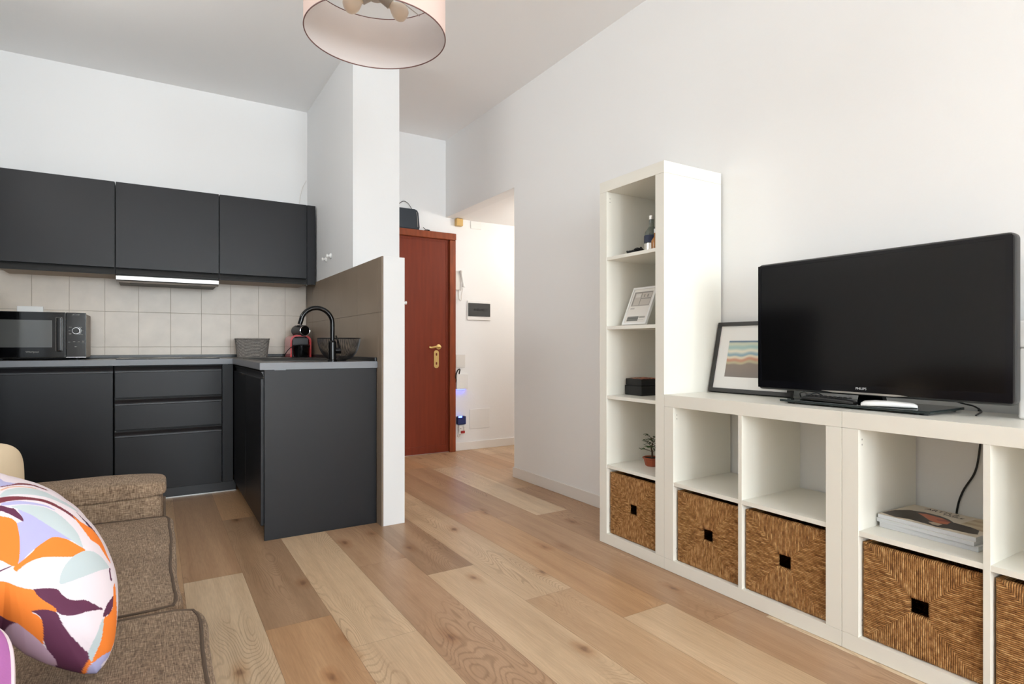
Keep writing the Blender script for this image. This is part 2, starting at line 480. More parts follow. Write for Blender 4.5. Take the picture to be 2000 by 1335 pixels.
# floor planks laid along Y
bm = nb()
tint = bm.loops.layers.float_color.new('tint'); shf = bm.loops.layers.float_color.new('shift')
PW, PL = 0.2295, 1.52
joints = {0: 2.83, 1: 2.21, 2: 1.93, 3: 2.62, 4: 2.37, 5: 1.93, 6: 1.617, 7: 2.95, -1: 1.2}
palette = [S(205, 178, 145), S(196, 164, 129), S(168, 138, 109), S(190, 152, 114), S(180, 147, 116), S(212, 189, 158)]
fixed = {(1, 0): 2, (1, -1): 3, (0, -1): 5, (0, 0): 4, (2, -1): 0, (2, 0): 0, (3, 0): 4, (3, -1): 4, (4, 0): 2, (4, -1): 0, (5, 0): 0, (5, -1): 1, (6, 0): 3, (6, -1): 0, (7, -1): 4, (7, 0): 4, (8, 0): 4, (6, 1): 4}
k0 = int((LX - 0.107) / PW) - 2
for k in range(k0, int((HX - 0.107) / PW) + 2):
    x0 = 0.107 + PW * k; x1 = x0 + PW
    x0c, x1c = max(x0, LX - 0.1), min(x1, HX + 0.1)
    if x1c - x0c < 0.002: continue
    y = joints.get(k, (k * 0.613) % PL + 1.0)
    n = int(math.floor((NEAR - y) / PL))
    while y + n * PL < FY:
        y0, y1 = max(y + n * PL, NEAR - 0.1), min(y + (n + 1) * PL, FY + 0.1)
        if y1 > y0:
            rnd = random.Random(k * 131 + n * 17)
            ci = fixed.get((k, n), rnd.randrange(len(palette)))
            c = palette[ci]
            sh = (rnd.uniform(-20, 20), rnd.uniform(-20, 20), rnd.uniform(-5, 5), 1)
            g = 0.0005
            f = bm.faces.new([bm.verts.new(q) for q in ((x0c + g, y0 + g, 0), (x1c - g, y0 + g, 0), (x1c - g, y1 - g, 0), (x0c + g, y1 - g, 0))])
            for lp in f.loops:
                lp[tint] = c; lp[shf] = sh
        n += 1
# substrate under the planks: thin dark joints
r = bmesh.ops.create_cube(bm, size=1.0)
for v in r['verts']:
    v.co = Vector((LX - 0.1 + (v.co.x + 0.5) * (HX + 0.2 - LX), NEAR - 0.1 + (v.co.y + 0.5) * (FY + 0.2 - NEAR), -0.1 + (v.co.z + 0.5) * 0.0994))
for f in bm.faces:
    if len([v for v in f.verts if v.co.z < -0.0001]):
        for lp in f.loops:
            lp[tint] = S(120, 92, 68); lp[shf] = (0, 0, 0, 1)
struct('floor', bm, 'floor')

bm = nb(); bx(bm, (LX - 0.1, NEAR - 0.1, CZ), (WX + 0.12, FY + 0.1, CZ + 0.1)); struct('ceiling', bm, 'ceil')
bm = nb()
bx(bm, (LX - 0.1, NEAR - 0.1, 0), (LX, ADDED_WIN[0], CZ)); bx(bm, (LX - 0.1, ADDED_WIN[1], 0), (LX, FY + 0.1, CZ))
bx(bm, (LX - 0.1, ADDED_WIN[0], 0), (LX, ADDED_WIN[1], ADDED_WIN[2])); bx(bm, (LX - 0.1, ADDED_WIN[0], ADDED_WIN[3]), (LX, ADDED_WIN[1], CZ)); struct('wall_left', bm, 'wall')
fr = nb(); g = nb()
for c, d, a, b2 in ((ADDED_WIN[0], ADDED_WIN[0] + 0.06, ADDED_WIN[2], ADDED_WIN[3]), (ADDED_WIN[1] - 0.06, ADDED_WIN[1], ADDED_WIN[2], ADDED_WIN[3]), (ADDED_WIN[0] + 0.06, ADDED_WIN[1] - 0.06, ADDED_WIN[2], ADDED_WIN[2] + 0.06), (ADDED_WIN[0] + 0.06, ADDED_WIN[1] - 0.06, ADDED_WIN[3] - 0.06, ADDED_WIN[3])):
    bx(fr, (LX - 0.08, c, a), (LX - 0.01, d, b2))
wo = struct('window_3', fr, 'white_pl')  # added window out of view, carries the side fill
bx(g, (LX - 0.05, ADDED_WIN[0] + 0.06, ADDED_WIN[2] + 0.06), (LX - 0.045, ADDED_WIN[1] - 0.06, ADDED_WIN[3] - 0.06)); obj('pane', g, 'glass', wo)
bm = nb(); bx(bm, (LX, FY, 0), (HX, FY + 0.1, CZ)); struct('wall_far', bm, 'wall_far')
OY = 3.797
bm = nb(); bx(bm, (WX, NEAR - 0.1, 0), (WX + 0.12, OY, CZ)); bx(bm, (WX, OY, HZ), (WX + 0.12, FY, CZ)); struct('wall_right', bm, 'wall')
bm = nb(); bx(bm, (PX0, PY, 0), (PX1, FY, CZ)); struct('wall_partition', bm, 'wall_dimmed')
bm = nb(); bx(bm, (PX0, 3.139, 0), (1.219, PY, 1.512), 0.0015); struct('wall_low', bm, 'wall_dimmed')
bm = nb(); bx(bm, (WX + 0.12, OY - 0.1, 0), (HX, OY, CZ)); struct('wall_hall_near', bm, 'wall')
bm = nb(); bx(bm, (HX, OY - 0.1, 0), (HX + 0.1, FY + 0.1, CZ)); struct('wall_hall_end', bm, 'wall')
bm = nb(); bx(bm, (WX + 0.12, OY, HZ), (HX, FY, HZ + 0.1)); struct('ceiling_hall', bm, 'ceil')
# wall behind the camera with two windows
bm = nb()
xs = [LX] + [v for w in WINS for v in w[:2]] + [WX]
z0w, z1w = WINS[0][2], WINS[0][3]
for a, b2 in ((LX, WINS[0][0]), (WINS[0][1], WINS[1][0]), (WINS[1][1], WX)):
    bx(bm, (a, NEAR - 0.1, 0), (b2, NEAR, CZ))
for w in WINS:
    bx(bm, (w[0], NEAR - 0.1, 0), (w[1], NEAR, z0w)); bx(bm, (w[0], NEAR - 0.1, z1w), (w[1], NEAR, CZ))
struct('wall_near', bm, 'wall')
for i, (x0, x1, z0, z1) in enumerate(WINS):
    fr = nb()
    for a, b2, c, d in ((x0, x0 + 0.06, z0, z1), (x1 - 0.06, x1, z0, z1), (x0 + 0.06, x1 - 0.06, z0, z0 + 0.06), (x0 + 0.06, x1 - 0.06, z1 - 0.06, z1), ((x0 + x1) / 2 - 0.04, (x0 + x1) / 2 + 0.04, z0 + 0.06, z1 - 0.06)):
        bx(fr, (a, NEAR - 0.08, c), (b2, NEAR - 0.01, d))
    wo = struct('window_%d' % (i + 1), fr, 'white_pl')
    g = nb(); bx(g, (x0 + 0.06, NEAR - 0.05, z0 + 0.06), ((x0 + x1) / 2 - 0.04, NEAR - 0.045, z1 - 0.06)); obj('pane', g, 'glass', wo); g = nb(); bx(g, ((x0 + x1) / 2 + 0.04, NEAR - 0.05, z0 + 0.06), (x1 - 0.06, NEAR - 0.045, z1 - 0.06))
    obj('pane', g, 'glass', wo)
# baseboards
def bboard(name, lo, hi):
    bm = nb(); bx(bm, lo, hi, 0.003); return struct(name, bm, 'base', smooth=True)
bboard('baseboard_right', (WX - 0.010, NEAR, 0), (WX, OY + 0.010, 0.077))
bboard('baseboard_hall', (2.457, FY - 0.012, 0), (HX, FY, 0.077))
bboard('baseboard_left', (LX, NEAR, 0), (LX + 0.01, 4.4, 0.077))

# kitchen wall tiles
bm = nb(); bx(bm, (LX, FY - 0.008, 0.90), (1.083, FY, 1.53))
tiles = bmesh.new()
kx = -10
zs = [0.925, 1.002, 1.255, 1.508]
xx = 0.916 + 0.202 * 1
edges = [0.916 + 0.202 * k for k in range(-10, 2)]
edges = [max(e, LX + 0.001) for e in edges]; edges[-1] = 1.081
for a, b2 in zip(edges, edges[1:]):
    for c, d in zip(zs, zs[1:]):
        if b2 - a > 0.01: bx(tiles, (a + 0.001, FY - 0.0095, c + 0.001), (b2 - 0.001, FY - 0.004, d - 0.001), 0.0007, 1)
tm = bpy.data.meshes.new('t'); tiles.to_mesh(tm); tiles.free()
for f in bm.faces: f.material_index = 0
n0 = len(bm.faces); bm.from_mesh(tm); bm.faces.ensure_lookup_table()
for f in bm.faces[n0:]: f.material_index = 1
o = obj('trim_1', bm, ['grout', 'tile']); o['kind'] = 'structure'
# taupe tiles on the kitchen side of the partition
bm = nb(); bx(bm, (PX0 - 0.006, 3.139, 0), (PX0, FY - 0.01, 1.512))
n0 = len(bm.faces)
ys = [3.139, 3.20, 3.60, 4.00, 4.40, 4.80, FY - 0.011]; zs = [0.0, 0.4, 0.8, 1.20, 1.512]
for a, b2 in zip(ys, ys[1:]):
    for c, d in zip(zs, zs[1:]):
        bx(bm, (PX0 - 0.0095, a + 0.0006, c + 0.0006), (PX0 - 0.005, b2 - 0.0006, d - 0.0006), 0.0004, 1)
bm.faces.ensure_lookup_table()
for f in bm.faces[n0:]: f.material_index = 1
o = obj('trim_2', bm, ['grout_brown', 'tile_brown']); o['kind'] = 'structure'

# entrance door
dr = bpy.data.objects.new('door_1', None); col.objects.link(dr); dr['kind'] = 'structure'; dr.location = (1.97, FY, 0)
bm = nb(); bx(bm, (1.55, FY - 0.012, 0.004), (2.39, FY - 0.0005, 2.02), 0.002)
leaf = obj('door_leaf', bm, 'door', dr, smooth=True, world=True)
bm = nb()
for a, b2, c, d in ((1.572, 1.580, 0.075, 1.995), (2.360, 2.368, 0.075, 1.995), (1.572, 2.368, 0.070, 0.078), (1.572, 2.368, 1.992, 2.000)):
    bx(bm, (a, FY - 0.0145, c), (b2, FY - 0.011, d), 0.001)
obj('leaf_moulding', bm, 'door', leaf, world=True, smooth=True)
bm = nb()
for lo, hi in (((1.485, FY - 0.040, 0), (1.548, FY - 0.0005, 2.015)), ((2.392, FY - 0.040, 0), (2.455, FY - 0.0005, 2.015)), ((1.485, FY - 0.050, 2.015), (2.455, FY - 0.0005, 2.078))):
    bx(bm, lo, hi, 0.006, 3)
obj('door_casing', bm, 'door_frame', dr, world=True, smooth=True)
bm = nb()
lathe(bm, [(0.024, 0), (0.024, 0.006), (0.010, 0.010), (0.010, 0.045)], n=20)
bmesh.ops.rotate(bm, verts=bm.verts, matrix=Matrix.Rotation(PI / 2, 3, 'X'))
bmesh.ops.translate(bm, verts=bm.verts, vec=(2.285, FY - 0.012, 1.0))
tube(bm, smooth_path([(2.285, FY - 0.055, 1.0), (2.25, FY - 0.058, 1.003), (2.20, FY - 0.056, 0.994), (2.175, FY - 0.052, 0.998)], 4), 0.0095, 10)
obj('door_handle', bm, 'brass', dr, world=True, smooth=True)
bm = nb(); prism(bm, [(2.262 + q[0], 0.885 + q[1]) for q in rrect(0.050, 0.168, 0.024)], 1, FY - 0.018, FY - 0.012)
pl = obj('lock_plate', bm, 'brass', dr, world=True)
bm = nb()
for z in (0.93, 0.845):
    prism(bm, [(2.262 + q[0], z + q[1]) for q in rrect(0.014, 0.026, 0.0065)], 1, FY - 0.0205, FY - 0.0178)
obj('keyhole', bm, 'door', pl, world=True)

# ------------------------------------------------------------------ sofa
SY0, SY1 = 0.43, 2.50
sofa = thing('sofa', 'brown woven-fabric two-seat sofa with low arms in the lower left corner', 'sofa', (-0.42, (SY0 + SY1) / 2, 0))
obj('base', softbox(nb(), (-0.93, SY0 + 0.02, 0.06), (0.030, SY1 - 0.02, 0.31), 14, 0.0, 1), 'fabric', sofa, smooth=True, world=True, angle=60)
obj('backrest', softbox(nb(), (-0.95, SY0 + 0.01, 0.10), (-0.72, SY1 - 0.01, 0.78), 10, 0.015, 2), 'fabric', sofa, smooth=True, world=True, angle=60)
for y0, y1, s in ((2.285, 2.50, 3), (0.43, 0.63, 4)):
    arm = obj('armrest', softbox(nb(), (-0.90, y0 + 0.008, 0.08), (0.030, y1 - 0.008, 0.515), 14, 0.0, s), 'fabric', sofa, smooth=True, world=True, angle=60)
    lo, hi = (-0.90, y0, 0.495), (0.036, y1, 0.552)
    obj('arm_pad', softbox(nb(), lo, hi, 7, 0.012, s + 5), 'fabric', arm, smooth=True, world=True, angle=60)
    obj('piping', tube(nb(), [(0.031, y0 + 0.004, 0.50 - 0.38 * i / 10) for i in range(11)], 0.0035, 8), 'seam', arm, smooth=True, world=True)
for lo, hi, s in (((-0.74, 1.460, 0.285), (0.054, 2.290, 0.438), 11), ((-0.74, 0.634, 0.285), (0.092, 1.456, 0.442), 12)):
    sc_ = obj('seat_cushion', softbox(nb(), lo, hi, 20, 0.024, s, 34), 'fabric', sofa, smooth=True, world=True, angle=60)
    obj('piping', tube(nb(), softbox_edge(lo, hi, 20, 0.024, s), 0.0036, 8, True), 'seam', sc_, smooth=True, world=True)
for y0, y1, s in ((1.462, 2.286, 21), (0.634, 1.455, 22)):
    obj('back_cushion', softbox(nb(), (-0.80, y0, 0.44), (-0.70, y1, 0.83), 6, 0.02, s), 'fabric', sofa, smooth=True, world=True, angle=60)
for x_, y_ in ((-0.87, 0.5), (-0.87, 2.43), (-0.04, 0.5), (-0.04, 2.43)):
    obj('leg', lathe(nb(), [(0.02, 0), (0.026, 0.065)], (x_, y_, 0.0), 16), 'black_matt', sofa, smooth=True, world=True)

OUT = [(-0.0001,-0.0015),(0.0112,0.0079),(0.0183,0.0174),(0.0269,0.035),(0.0349,0.0743),(0.0398,0.1203),(0.0386,0.1561),(0.0317,0.1893),(0.0203,0.224),(0.0013,0.2612),(-0.0262,0.2999),(-0.0538,0.328),(-0.0811,0.3454),(-0.1044,0.3574),(-0.1399,0.3764),(-0.1892,0.3968),(-0.2409,0.3959),(-0.2722,0.3605),(-0.2805,0.293),(-0.2739,0.2397),(-0.2474,0.1816),(-0.205,0.1431),(-0.1607,0.1236),(-0.1197,0.1056),(-0.108,0.0834),(-0.0901,0.0597),(-0.0655,0.0372),(-0.0401,0.0187),(-0.0171,0.004)]
PAT = [
('m',[(-0.1174,0.3255),(-0.1021,0.3301),(-0.0919,0.332),(-0.0801,0.33),(-0.069,0.3245),(-0.0579,0.3167),(-0.0548,0.313),(-0.0628,0.317),(-0.0739,0.3242),(-0.0865,0.3274),(-0.0983,0.3273),(-0.1099,0.3252),(-0.1175,0.3235)]),
('l',[(-0.1394,0.343),(-0.117,0.3434),(-0.1127,0.3355),(-0.102,0.3326),(-0.0982,0.3304),(-0.1174,0.3255),(-0.1397,0.3259)]),
('t',[(-0.1176,0.3189),(-0.106,0.3246),(-0.0921,0.3242),(-0.0772,0.3209),(-0.0678,0.3153),(-0.0773,0.319),(-0.0922,0.3227),(-0.1053,0.3227),(-0.1176,0.3167)]),
('g',[(-0.1178,0.3099),(-0.11,0.3176),(-0.0945,0.321),(-0.0749,0.3176),(-0.0591,0.3095),(-0.0472,0.2989),(-0.031,0.2873),(-0.0149,0.2693),(-0.0191,0.2701),(-0.0394,0.2868),(-0.0595,0.299),(-0.0793,0.3048),(-0.0988,0.3084),(-0.1179,0.3038)]),
('m',[(-0.1179,0.3038),(-0.1065,0.3042),(-0.0951,0.3029),(-0.0795,0.2991),(-0.0637,0.2941),(-0.0518,0.2871),(-0.0399,0.2764),(-0.0279,0.2645),(-0.016,0.2493),(-0.0032,0.2323),(-0.0097,0.2385),(-0.0242,0.2542),(-0.0361,0.2672),(-0.0481,0.278),(-0.06,0.2866),(-0.0718,0.292),(-0.0875,0.2955),(-0.0991,0.2962),(-0.1106,0.2954),(-0.1181,0.2939),(-0.1402,0.2884),(-0.14,0.2992)]),
('l',[(-0.1181,0.2939),(-0.0991,0.2957),(-0.0798,0.2904),(-0.0601,0.2824),(-0.0484,0.2707),(-0.0642,0.2812),(-0.0877,0.2879),(-0.0993,0.2886),(-0.1182,0.2894)]),
('g',[(-0.0932,0.2869),(-0.08,0.2843),(-0.0643,0.2791),(-0.0501,0.269),(-0.0368,0.2527),(-0.0268,0.236),(-0.0208,0.2222),(-0.0175,0.206),(-0.0169,0.2017),(-0.0304,0.2162),(-0.0461,0.2311),(-0.0654,0.2507),(-0.0844,0.2699),(-0.0995,0.2811),(-0.107,0.2856)]),
('l',[(-0.0999,0.2802),(-0.0844,0.2694),(-0.0654,0.2502),(-0.0461,0.2306),(-0.0304,0.2152),(-0.0384,0.2202),(-0.0504,0.225),(-0.0584,0.2258),(-0.0666,0.2208),(-0.0793,0.214),(-0.0903,0.205),(-0.099,0.1919),(-0.1029,0.1834),(-0.0984,0.2254),(-0.0994,0.2452),(-0.1009,0.2574),(-0.0929,0.2582),(-0.0924,0.2616),(-0.0952,0.2702)]),
('p',[(-0.1182,0.2894),(-0.1093,0.2846),(-0.1026,0.2817),(-0.0997,0.2761),(-0.0953,0.2692),(-0.0928,0.2616),(-0.0933,0.2588),(-0.1,0.2652),(-0.1088,0.2735),(-0.1184,0.2805),(-0.1473,0.2898),(-0.1472,0.2996)]),
('o',[(-0.1545,0.2825),(-0.1186,0.2708),(-0.1075,0.266),(-0.1014,0.258),(-0.0998,0.2462),(-0.0986,0.2336),(-0.0988,0.2174),(-0.0998,0.2032),(-0.1026,0.1928),(-0.1081,0.1927),(-0.1147,0.1991),(-0.12,0.2045),(-0.1551,0.2235)]),
('o',[(-0.0792,0.2126),(-0.0706,0.2187),(-0.0584,0.2259),(-0.0504,0.2248),(-0.0385,0.2195),(-0.0266,0.209),(-0.0152,0.1994),(-0.014,0.1966),(-0.0241,0.1906),(-0.0344,0.1899),(-0.0597,0.1955),(-0.0701,0.1973),(-0.0811,0.196),(-0.0907,0.1921),(-0.0997,0.1857),(-0.1022,0.1825),(-0.1069,0.19),(-0.093,0.1991),(-0.0819,0.2084)]),
('p',[(-0.1429,0.1841),(-0.1203,0.1904),(-0.1098,0.1931),(-0.1087,0.1918),(-0.1203,0.1885),(-0.143,0.1797)]),
('g',[(-0.0151,0.196),(-0.0077,0.195),(0.0003,0.1922),(0.0108,0.1822),(0.0183,0.1704),(0.022,0.1629),(0.0038,0.1604),(-0.0167,0.1555),(-0.0365,0.1515),(-0.0506,0.1493),(-0.0495,0.1613),(-0.0458,0.1712),(-0.0402,0.1808),(-0.0293,0.1907)]),
('q',[(-0.0192,0.2691),(-0.0128,0.2603),(-0.0048,0.2491),(0.0032,0.2367),(0.0133,0.2165),(0.0083,0.2208),(-0.0012,0.2356),(-0.0051,0.2438),(-0.0129,0.2582)]),
('o',[(-0.0255,0.2608),(-0.016,0.2493),(-0.0028,0.2381),(0.003,0.2336),(0.0133,0.2154),(0.0184,0.1995),(0.0212,0.188),(0.0269,0.1691),(0.0229,0.1753),(0.0144,0.1931),(0.0091,0.2048),(-0.0025,0.2138),(-0.0072,0.2232),(-0.0141,0.2374),(-0.0217,0.2527)]),
('o',[(0.03,0.1362),(0.0306,0.0878),(0.0297,0.0661),(0.0261,0.0456),(0.018,0.0285),(0.0059,0.0267),(-0.0116,0.0196),(-0.0071,0.0298),(-0.0004,0.0424),(0.0057,0.0646),(0.0076,0.0825),(0.0153,0.0863),(0.0227,0.0934),(0.0255,0.1133),(0.026,0.1292)]),
('p',[(0.0257,0.1164),(0.0238,0.0994),(0.0182,0.0885),(0.0064,0.0844),(0.0091,0.0945),(0.0153,0.1052),(0.0212,0.1113)]),
('p',[(-0.0844,0.1506),(-0.0742,0.1491),(-0.0632,0.1467),(-0.0535,0.1427),(-0.05,0.1353),(-0.0441,0.1275),(-0.038,0.1223),(-0.0279,0.1193),(-0.0194,0.1186),(-0.01,0.1111),(0.0079,0.0967),(-0.0054,0.0989),(-0.0185,0.0999),(-0.0315,0.0986),(-0.0441,0.101),(-0.0514,0.1048),(-0.0567,0.1109),(-0.0584,0.1151),(-0.0666,0.1236),(-0.0748,0.1335),(-0.0805,0.1427)]),
('o',[(-0.1539,0.1828),(-0.1207,0.1727),(-0.1139,0.1694),(-0.1036,0.1605),(-0.0932,0.1539),(-0.0844,0.1506),(-0.0805,0.1412),(-0.0725,0.1306),(-0.0631,0.1211),(-0.0584,0.1151),(-0.0574,0.1096),(-0.0694,0.1158),(-0.0777,0.1181),(-0.0873,0.1181),(-0.1014,0.1139),(-0.1039,0.1096),(-0.1128,0.1161),(-0.1216,0.1267),(-0.1542,0.1502)]),
('o',[(-0.1039,0.1096),(-0.1014,0.1139),(-0.0873,0.1181),(-0.0792,0.1112),(-0.0747,0.1025),(-0.0728,0.0902),(-0.0728,0.0757),(-0.0725,0.067),(-0.0792,0.0779),(-0.0882,0.0895),(-0.0972,0.101)]),
('p',[(-0.0873,0.1189),(-0.0789,0.1182),(-0.0694,0.1158),(-0.0574,0.1089),(-0.0546,0.1035),(-0.0497,0.0886),(-0.0406,0.0708),(-0.0288,0.0536),(-0.017,0.0377),(-0.0147,0.0324),(-0.015,0.0281),(-0.0205,0.0213),(-0.0228,0.0149),(-0.023,0.0005),(-0.0376,0.006),(-0.0565,0.0187),(-0.0551,0.038),(-0.0612,0.0488),(-0.0679,0.0611),(-0.0717,0.0725),(-0.0724,0.093),(-0.0746,0.1054),(-0.0803,0.1138)]),
('p',[(-0.1542,0.1502),(-0.1216,0.1267),(-0.1128,0.1161),(-0.1039,0.1096),(-0.1107,0.1097),(-0.1154,0.1041),(-0.1166,0.0989),(-0.1146,0.0911),(-0.1164,0.0834),(-0.1223,0.0937),(-0.1546,0.1169)]),
('k',[(-0.1166,0.1016),(-0.1119,0.1086),(-0.1039,0.1096),(-0.0972,0.101),(-0.0882,0.0895),(-0.0792,0.0779),(-0.0725,0.067),(-0.068,0.0597),(-0.0612,0.0488),(-0.0551,0.038),(-0.0565,0.0187),(-0.0706,0.0253),(-0.0899,0.0393),(-0.1031,0.0551),(-0.1128,0.071),(-0.1158,0.086),(-0.114,0.091)]),
('g',[(0.0056,0.0831),(0.0074,0.0794),(0.0049,0.0618),(0.0005,0.0451),(-0.0063,0.0324),(-0.0102,0.022),(-0.0142,0.0293),(-0.0156,0.0387),(-0.0082,0.054),(0.0009,0.0723)]),
('o',[(-0.0137,0.0269),(-0.0103,0.0206),(-0.0144,0.0162),(-0.0173,-0.0002),(-0.023,0.0005),(-0.0222,0.0132),(-0.0192,0.0208)]),
('l',[(0.0195,0.0295),(0.012,0.0186),(0.0023,0.0131),(0.0093,-0.0012),(0.006,-0.0103),(-0.0068,-0.007),(-0.0168,-0.0018),(-0.0152,0.0136),(-0.0103,0.0191),(0.0059,0.0267)]),
('p',[(0.022,0.1629),(0.0241,0.1624),(0.0241,0.1525),(0.0254,0.1407),(0.0226,0.1407),(0.0212,0.1516)]),
]
PCOL = {'m': S(112, 52, 62), 'p': S(92, 48, 72), 'q': S(74, 48, 76), 'l': S(168, 166, 204), 'g': S(180, 191, 194), 'o': S(228, 124, 50), 't': S(208, 160, 130), 'k': S(190, 160, 180)}
CW = S(218, 206, 212)
def chaikin(P):
    o_ = []
    for i in range(len(P)):
        a, b2 = P[i], P[(i + 1) % len(P)]
        o_ += [(a[0] * .82 + b2[0] * .18, a[1] * .82 + b2[1] * .18), (a[0] * .18 + b2[0] * .82, a[1] * .18 + b2[1] * .82)]
    return o_
PATB = []
for k, P in PAT:
    mx_ = sum(q[0] for q in P) / len(P); my_ = sum(q[1] for q in P) / len(P)
    P = [(mx_ + (q[0] - mx_) * 1.03, my_ + (q[1] - my_) * 1.03) for q in chaikin(chaikin(P))]; PATB.append((k, P, (min(q[0] for q in P), max(q[0] for q in P), min(q[1] for q in P), max(q[1] for q in P))))
def cushion_color(u, v):
    c = CW
    for k, P, b_ in PATB:
        if b_[0] <= u <= b_[1] and b_[2] <= v <= b_[3] and inpoly(u, v, P): c = PCOL[k]
    return c
def pillow_frame(o, origin, hx, hy, lean):
    """local x = across, local y = up the cushion, local z = out of its front; front heads (hx, hy)"""
    h = Vector((hx, hy, 0)).normalized(); up = Vector((0, 0, 1)); u = up.cross(h); th = math.radians(lean)
    v = up * math.cos(th) - h * math.sin(th); n = u.cross(v)
    o.matrix_world = Matrix(((u.x, v.x, n.x, origin[0]), (u.y, v.y, n.y, origin[1]), (u.z, v.z, n.z, origin[2]), (0, 0, 0, 1)))
    return o
# printed cushion: outline in its own plane, inflated front and back
cx_ = sum(q[0] for q in OUT) / len(OUT); cy_ = sum(q[1] for q in OUT) / len(OUT)
cx_, cy_ = -0.115, 0.215
bm = nb()
ang = sorted([(math.atan2(q[1] - cy_, q[0] - cx_), math.hypot(q[0] - cx_, q[1] - cy_)) for q in OUT])
def rad(a):
    for i in range(len(ang)):
        a0, r0 = ang[i - 1]; a1, r1 = ang[i]
        if i == 0: a0 -= 2 * PI
        if a0 <= a < a1 or (i == 0 and a - 2 * PI >= a0 and a - 2 * PI < a1):
            aa = a if a0 <= a < a1 else a - 2 * PI
            t = (aa - a0) / (a1 - a0)
            return 1 / ((1 - t) / r0 + t / r1)
    return ang[-1][1]
NA, NR = 860, 170
def cush_pt(a, r, side):
    R = rad(a) * 0.985; x_ = cx_ + math.cos(a) * R * r; y_ = cy_ + math.sin(a) * R * r
    w = max(0.0, 1 - r ** 2.6) ** 0.62
    T = 0.078 if side > 0 else 0.06
    fold = 0.0070 * math.sin(34 * (y_ - 0.25 * x_) + 3 * math.sin(9 * x_)) * max(0, min(1, (y_ - 0.24) * 9)) * w
    wr = 0.004 * noise.noise(Vector((x_ * 11, y_ * 11, side))) * w
    cr = -0.010 * math.exp(-((math.hypot(x_ + 0.012, y_ - 0.03)) / 0.035) ** 2) * math.sin(70 * (x_ + y_))
    return Vector((x_, y_, side * T * w + fold + wr + cr * w))
A = [-PI + 2 * PI * i / NA for i in range(NA)]
for side in (1, -1):
    nr = NR if side > 0 else 24
    c0 = bm.verts.new(cush_pt(0, 0, side)); prev = None
    for j in range(1, nr + 1):
        r_ = j / nr
        ring = [bm.verts.new(cush_pt(a, r_, side)) for a in A]
        for i in range(NA):
            k = (i + 1) % NA
            f = (c0, ring[i], ring[k]) if prev is None else (prev[i], ring[i], ring[k], prev[k])
            bm.faces.new(f if side > 0 else tuple(reversed(f)))
        prev = ring
bmesh.ops.remove_doubles(bm, verts=bm.verts, dist=0.00002)
cu = obj('patterned_cushion', bm, 'print', smooth=True, angle=80)
paint(cu.data, lambda co: cushion_color(co.x, co.y))
tag(cu, 'large cushion printed with orange, plum, lilac and white leaf shapes on the sofa', 'cushion')
pillow_frame(cu, (-0.0795, 1.188, 0.461), 0.2201, -0.9755, 24)
# beige cushion in the far corner, purple one in front
def plain_cushion(name, mat_, w, h, t, label, origin, hx, hy, lean, piping=None, seed=0):
    bm = nb()
    def pt(c):
        q = pill_map(c, (-w / 2, 0, -t / 2), (w / 2, h, t / 2), 5, 0.0, seed)
        u = q.x / (w / 2); v = (q.y - h / 2) / (h / 2)
        k = max(0.04, (1 - abs(u) ** 3)) ** 0.5 * max(0.04, (1 - abs(v) ** 3)) ** 0.5
        q.z *= k
        q.z += 0.003 * noise.noise(Vector((q.x * 12, q.y * 12, seed)))
        return q
    lay = {}
    n = 26
    for ax in range(3):
        o_ = [(ax + 1) % 3, (ax + 2) % 3]
        for s in (-1, 1):
            for i in range(n):
                for j in range(n):
                    q = []
                    for a, b2 in ((i, j), (i + 1, j), (i + 1, j + 1), (i, j + 1)):
                        c = [0, 0, 0]; c[ax] = s; c[o_[0]] = -1 + 2 * a / n; c[o_[1]] = -1 + 2 * b2 / n
                        k = tuple(round(t_, 4) for t_ in c)
                        if k not in lay: lay[k] = bm.verts.new(pt(c))
                        q.append(lay[k])
                    if s < 0: q.reverse()
                    bm.faces.new(q)
    root = thing(name, label, 'cushion')
    pillow_frame(root, origin, hx, hy, lean)
    obj('cover', bm, mat_, root, smooth=True, angle=80)
    if piping:
        pts = [pt(c) for c in [(t_ / 12 - 1, -1, 0) for t_ in range(24)] + [(1, t_ / 12 - 1, 0) for t_ in range(24)] + [(1 - t_ / 12, 1, 0) for t_ in range(24)] + [(-1, 1 - t_ / 12, 0) for t_ in range(24)]]
        obj('piping', tube(nb(), pts, 0.004, 8, True), piping, root, smooth=True)
    return root
plain_cushion('throw_cushion', 'beige', 0.36, 0.285, 0.15, 'plain beige cushion standing in the far corner of the sofa', (-0.487, 2.09, 0.458), 0.2, -0.98, 10, None, 3)
plain_cushion('throw_cushion', 'purple', 0.36, 0.34, 0.11, 'orchid purple cushion with pale piping at the lower left edge', (-0.300, 0.725, 0.500), 0.15, -0.99, 66, 'pale_pink', 5)

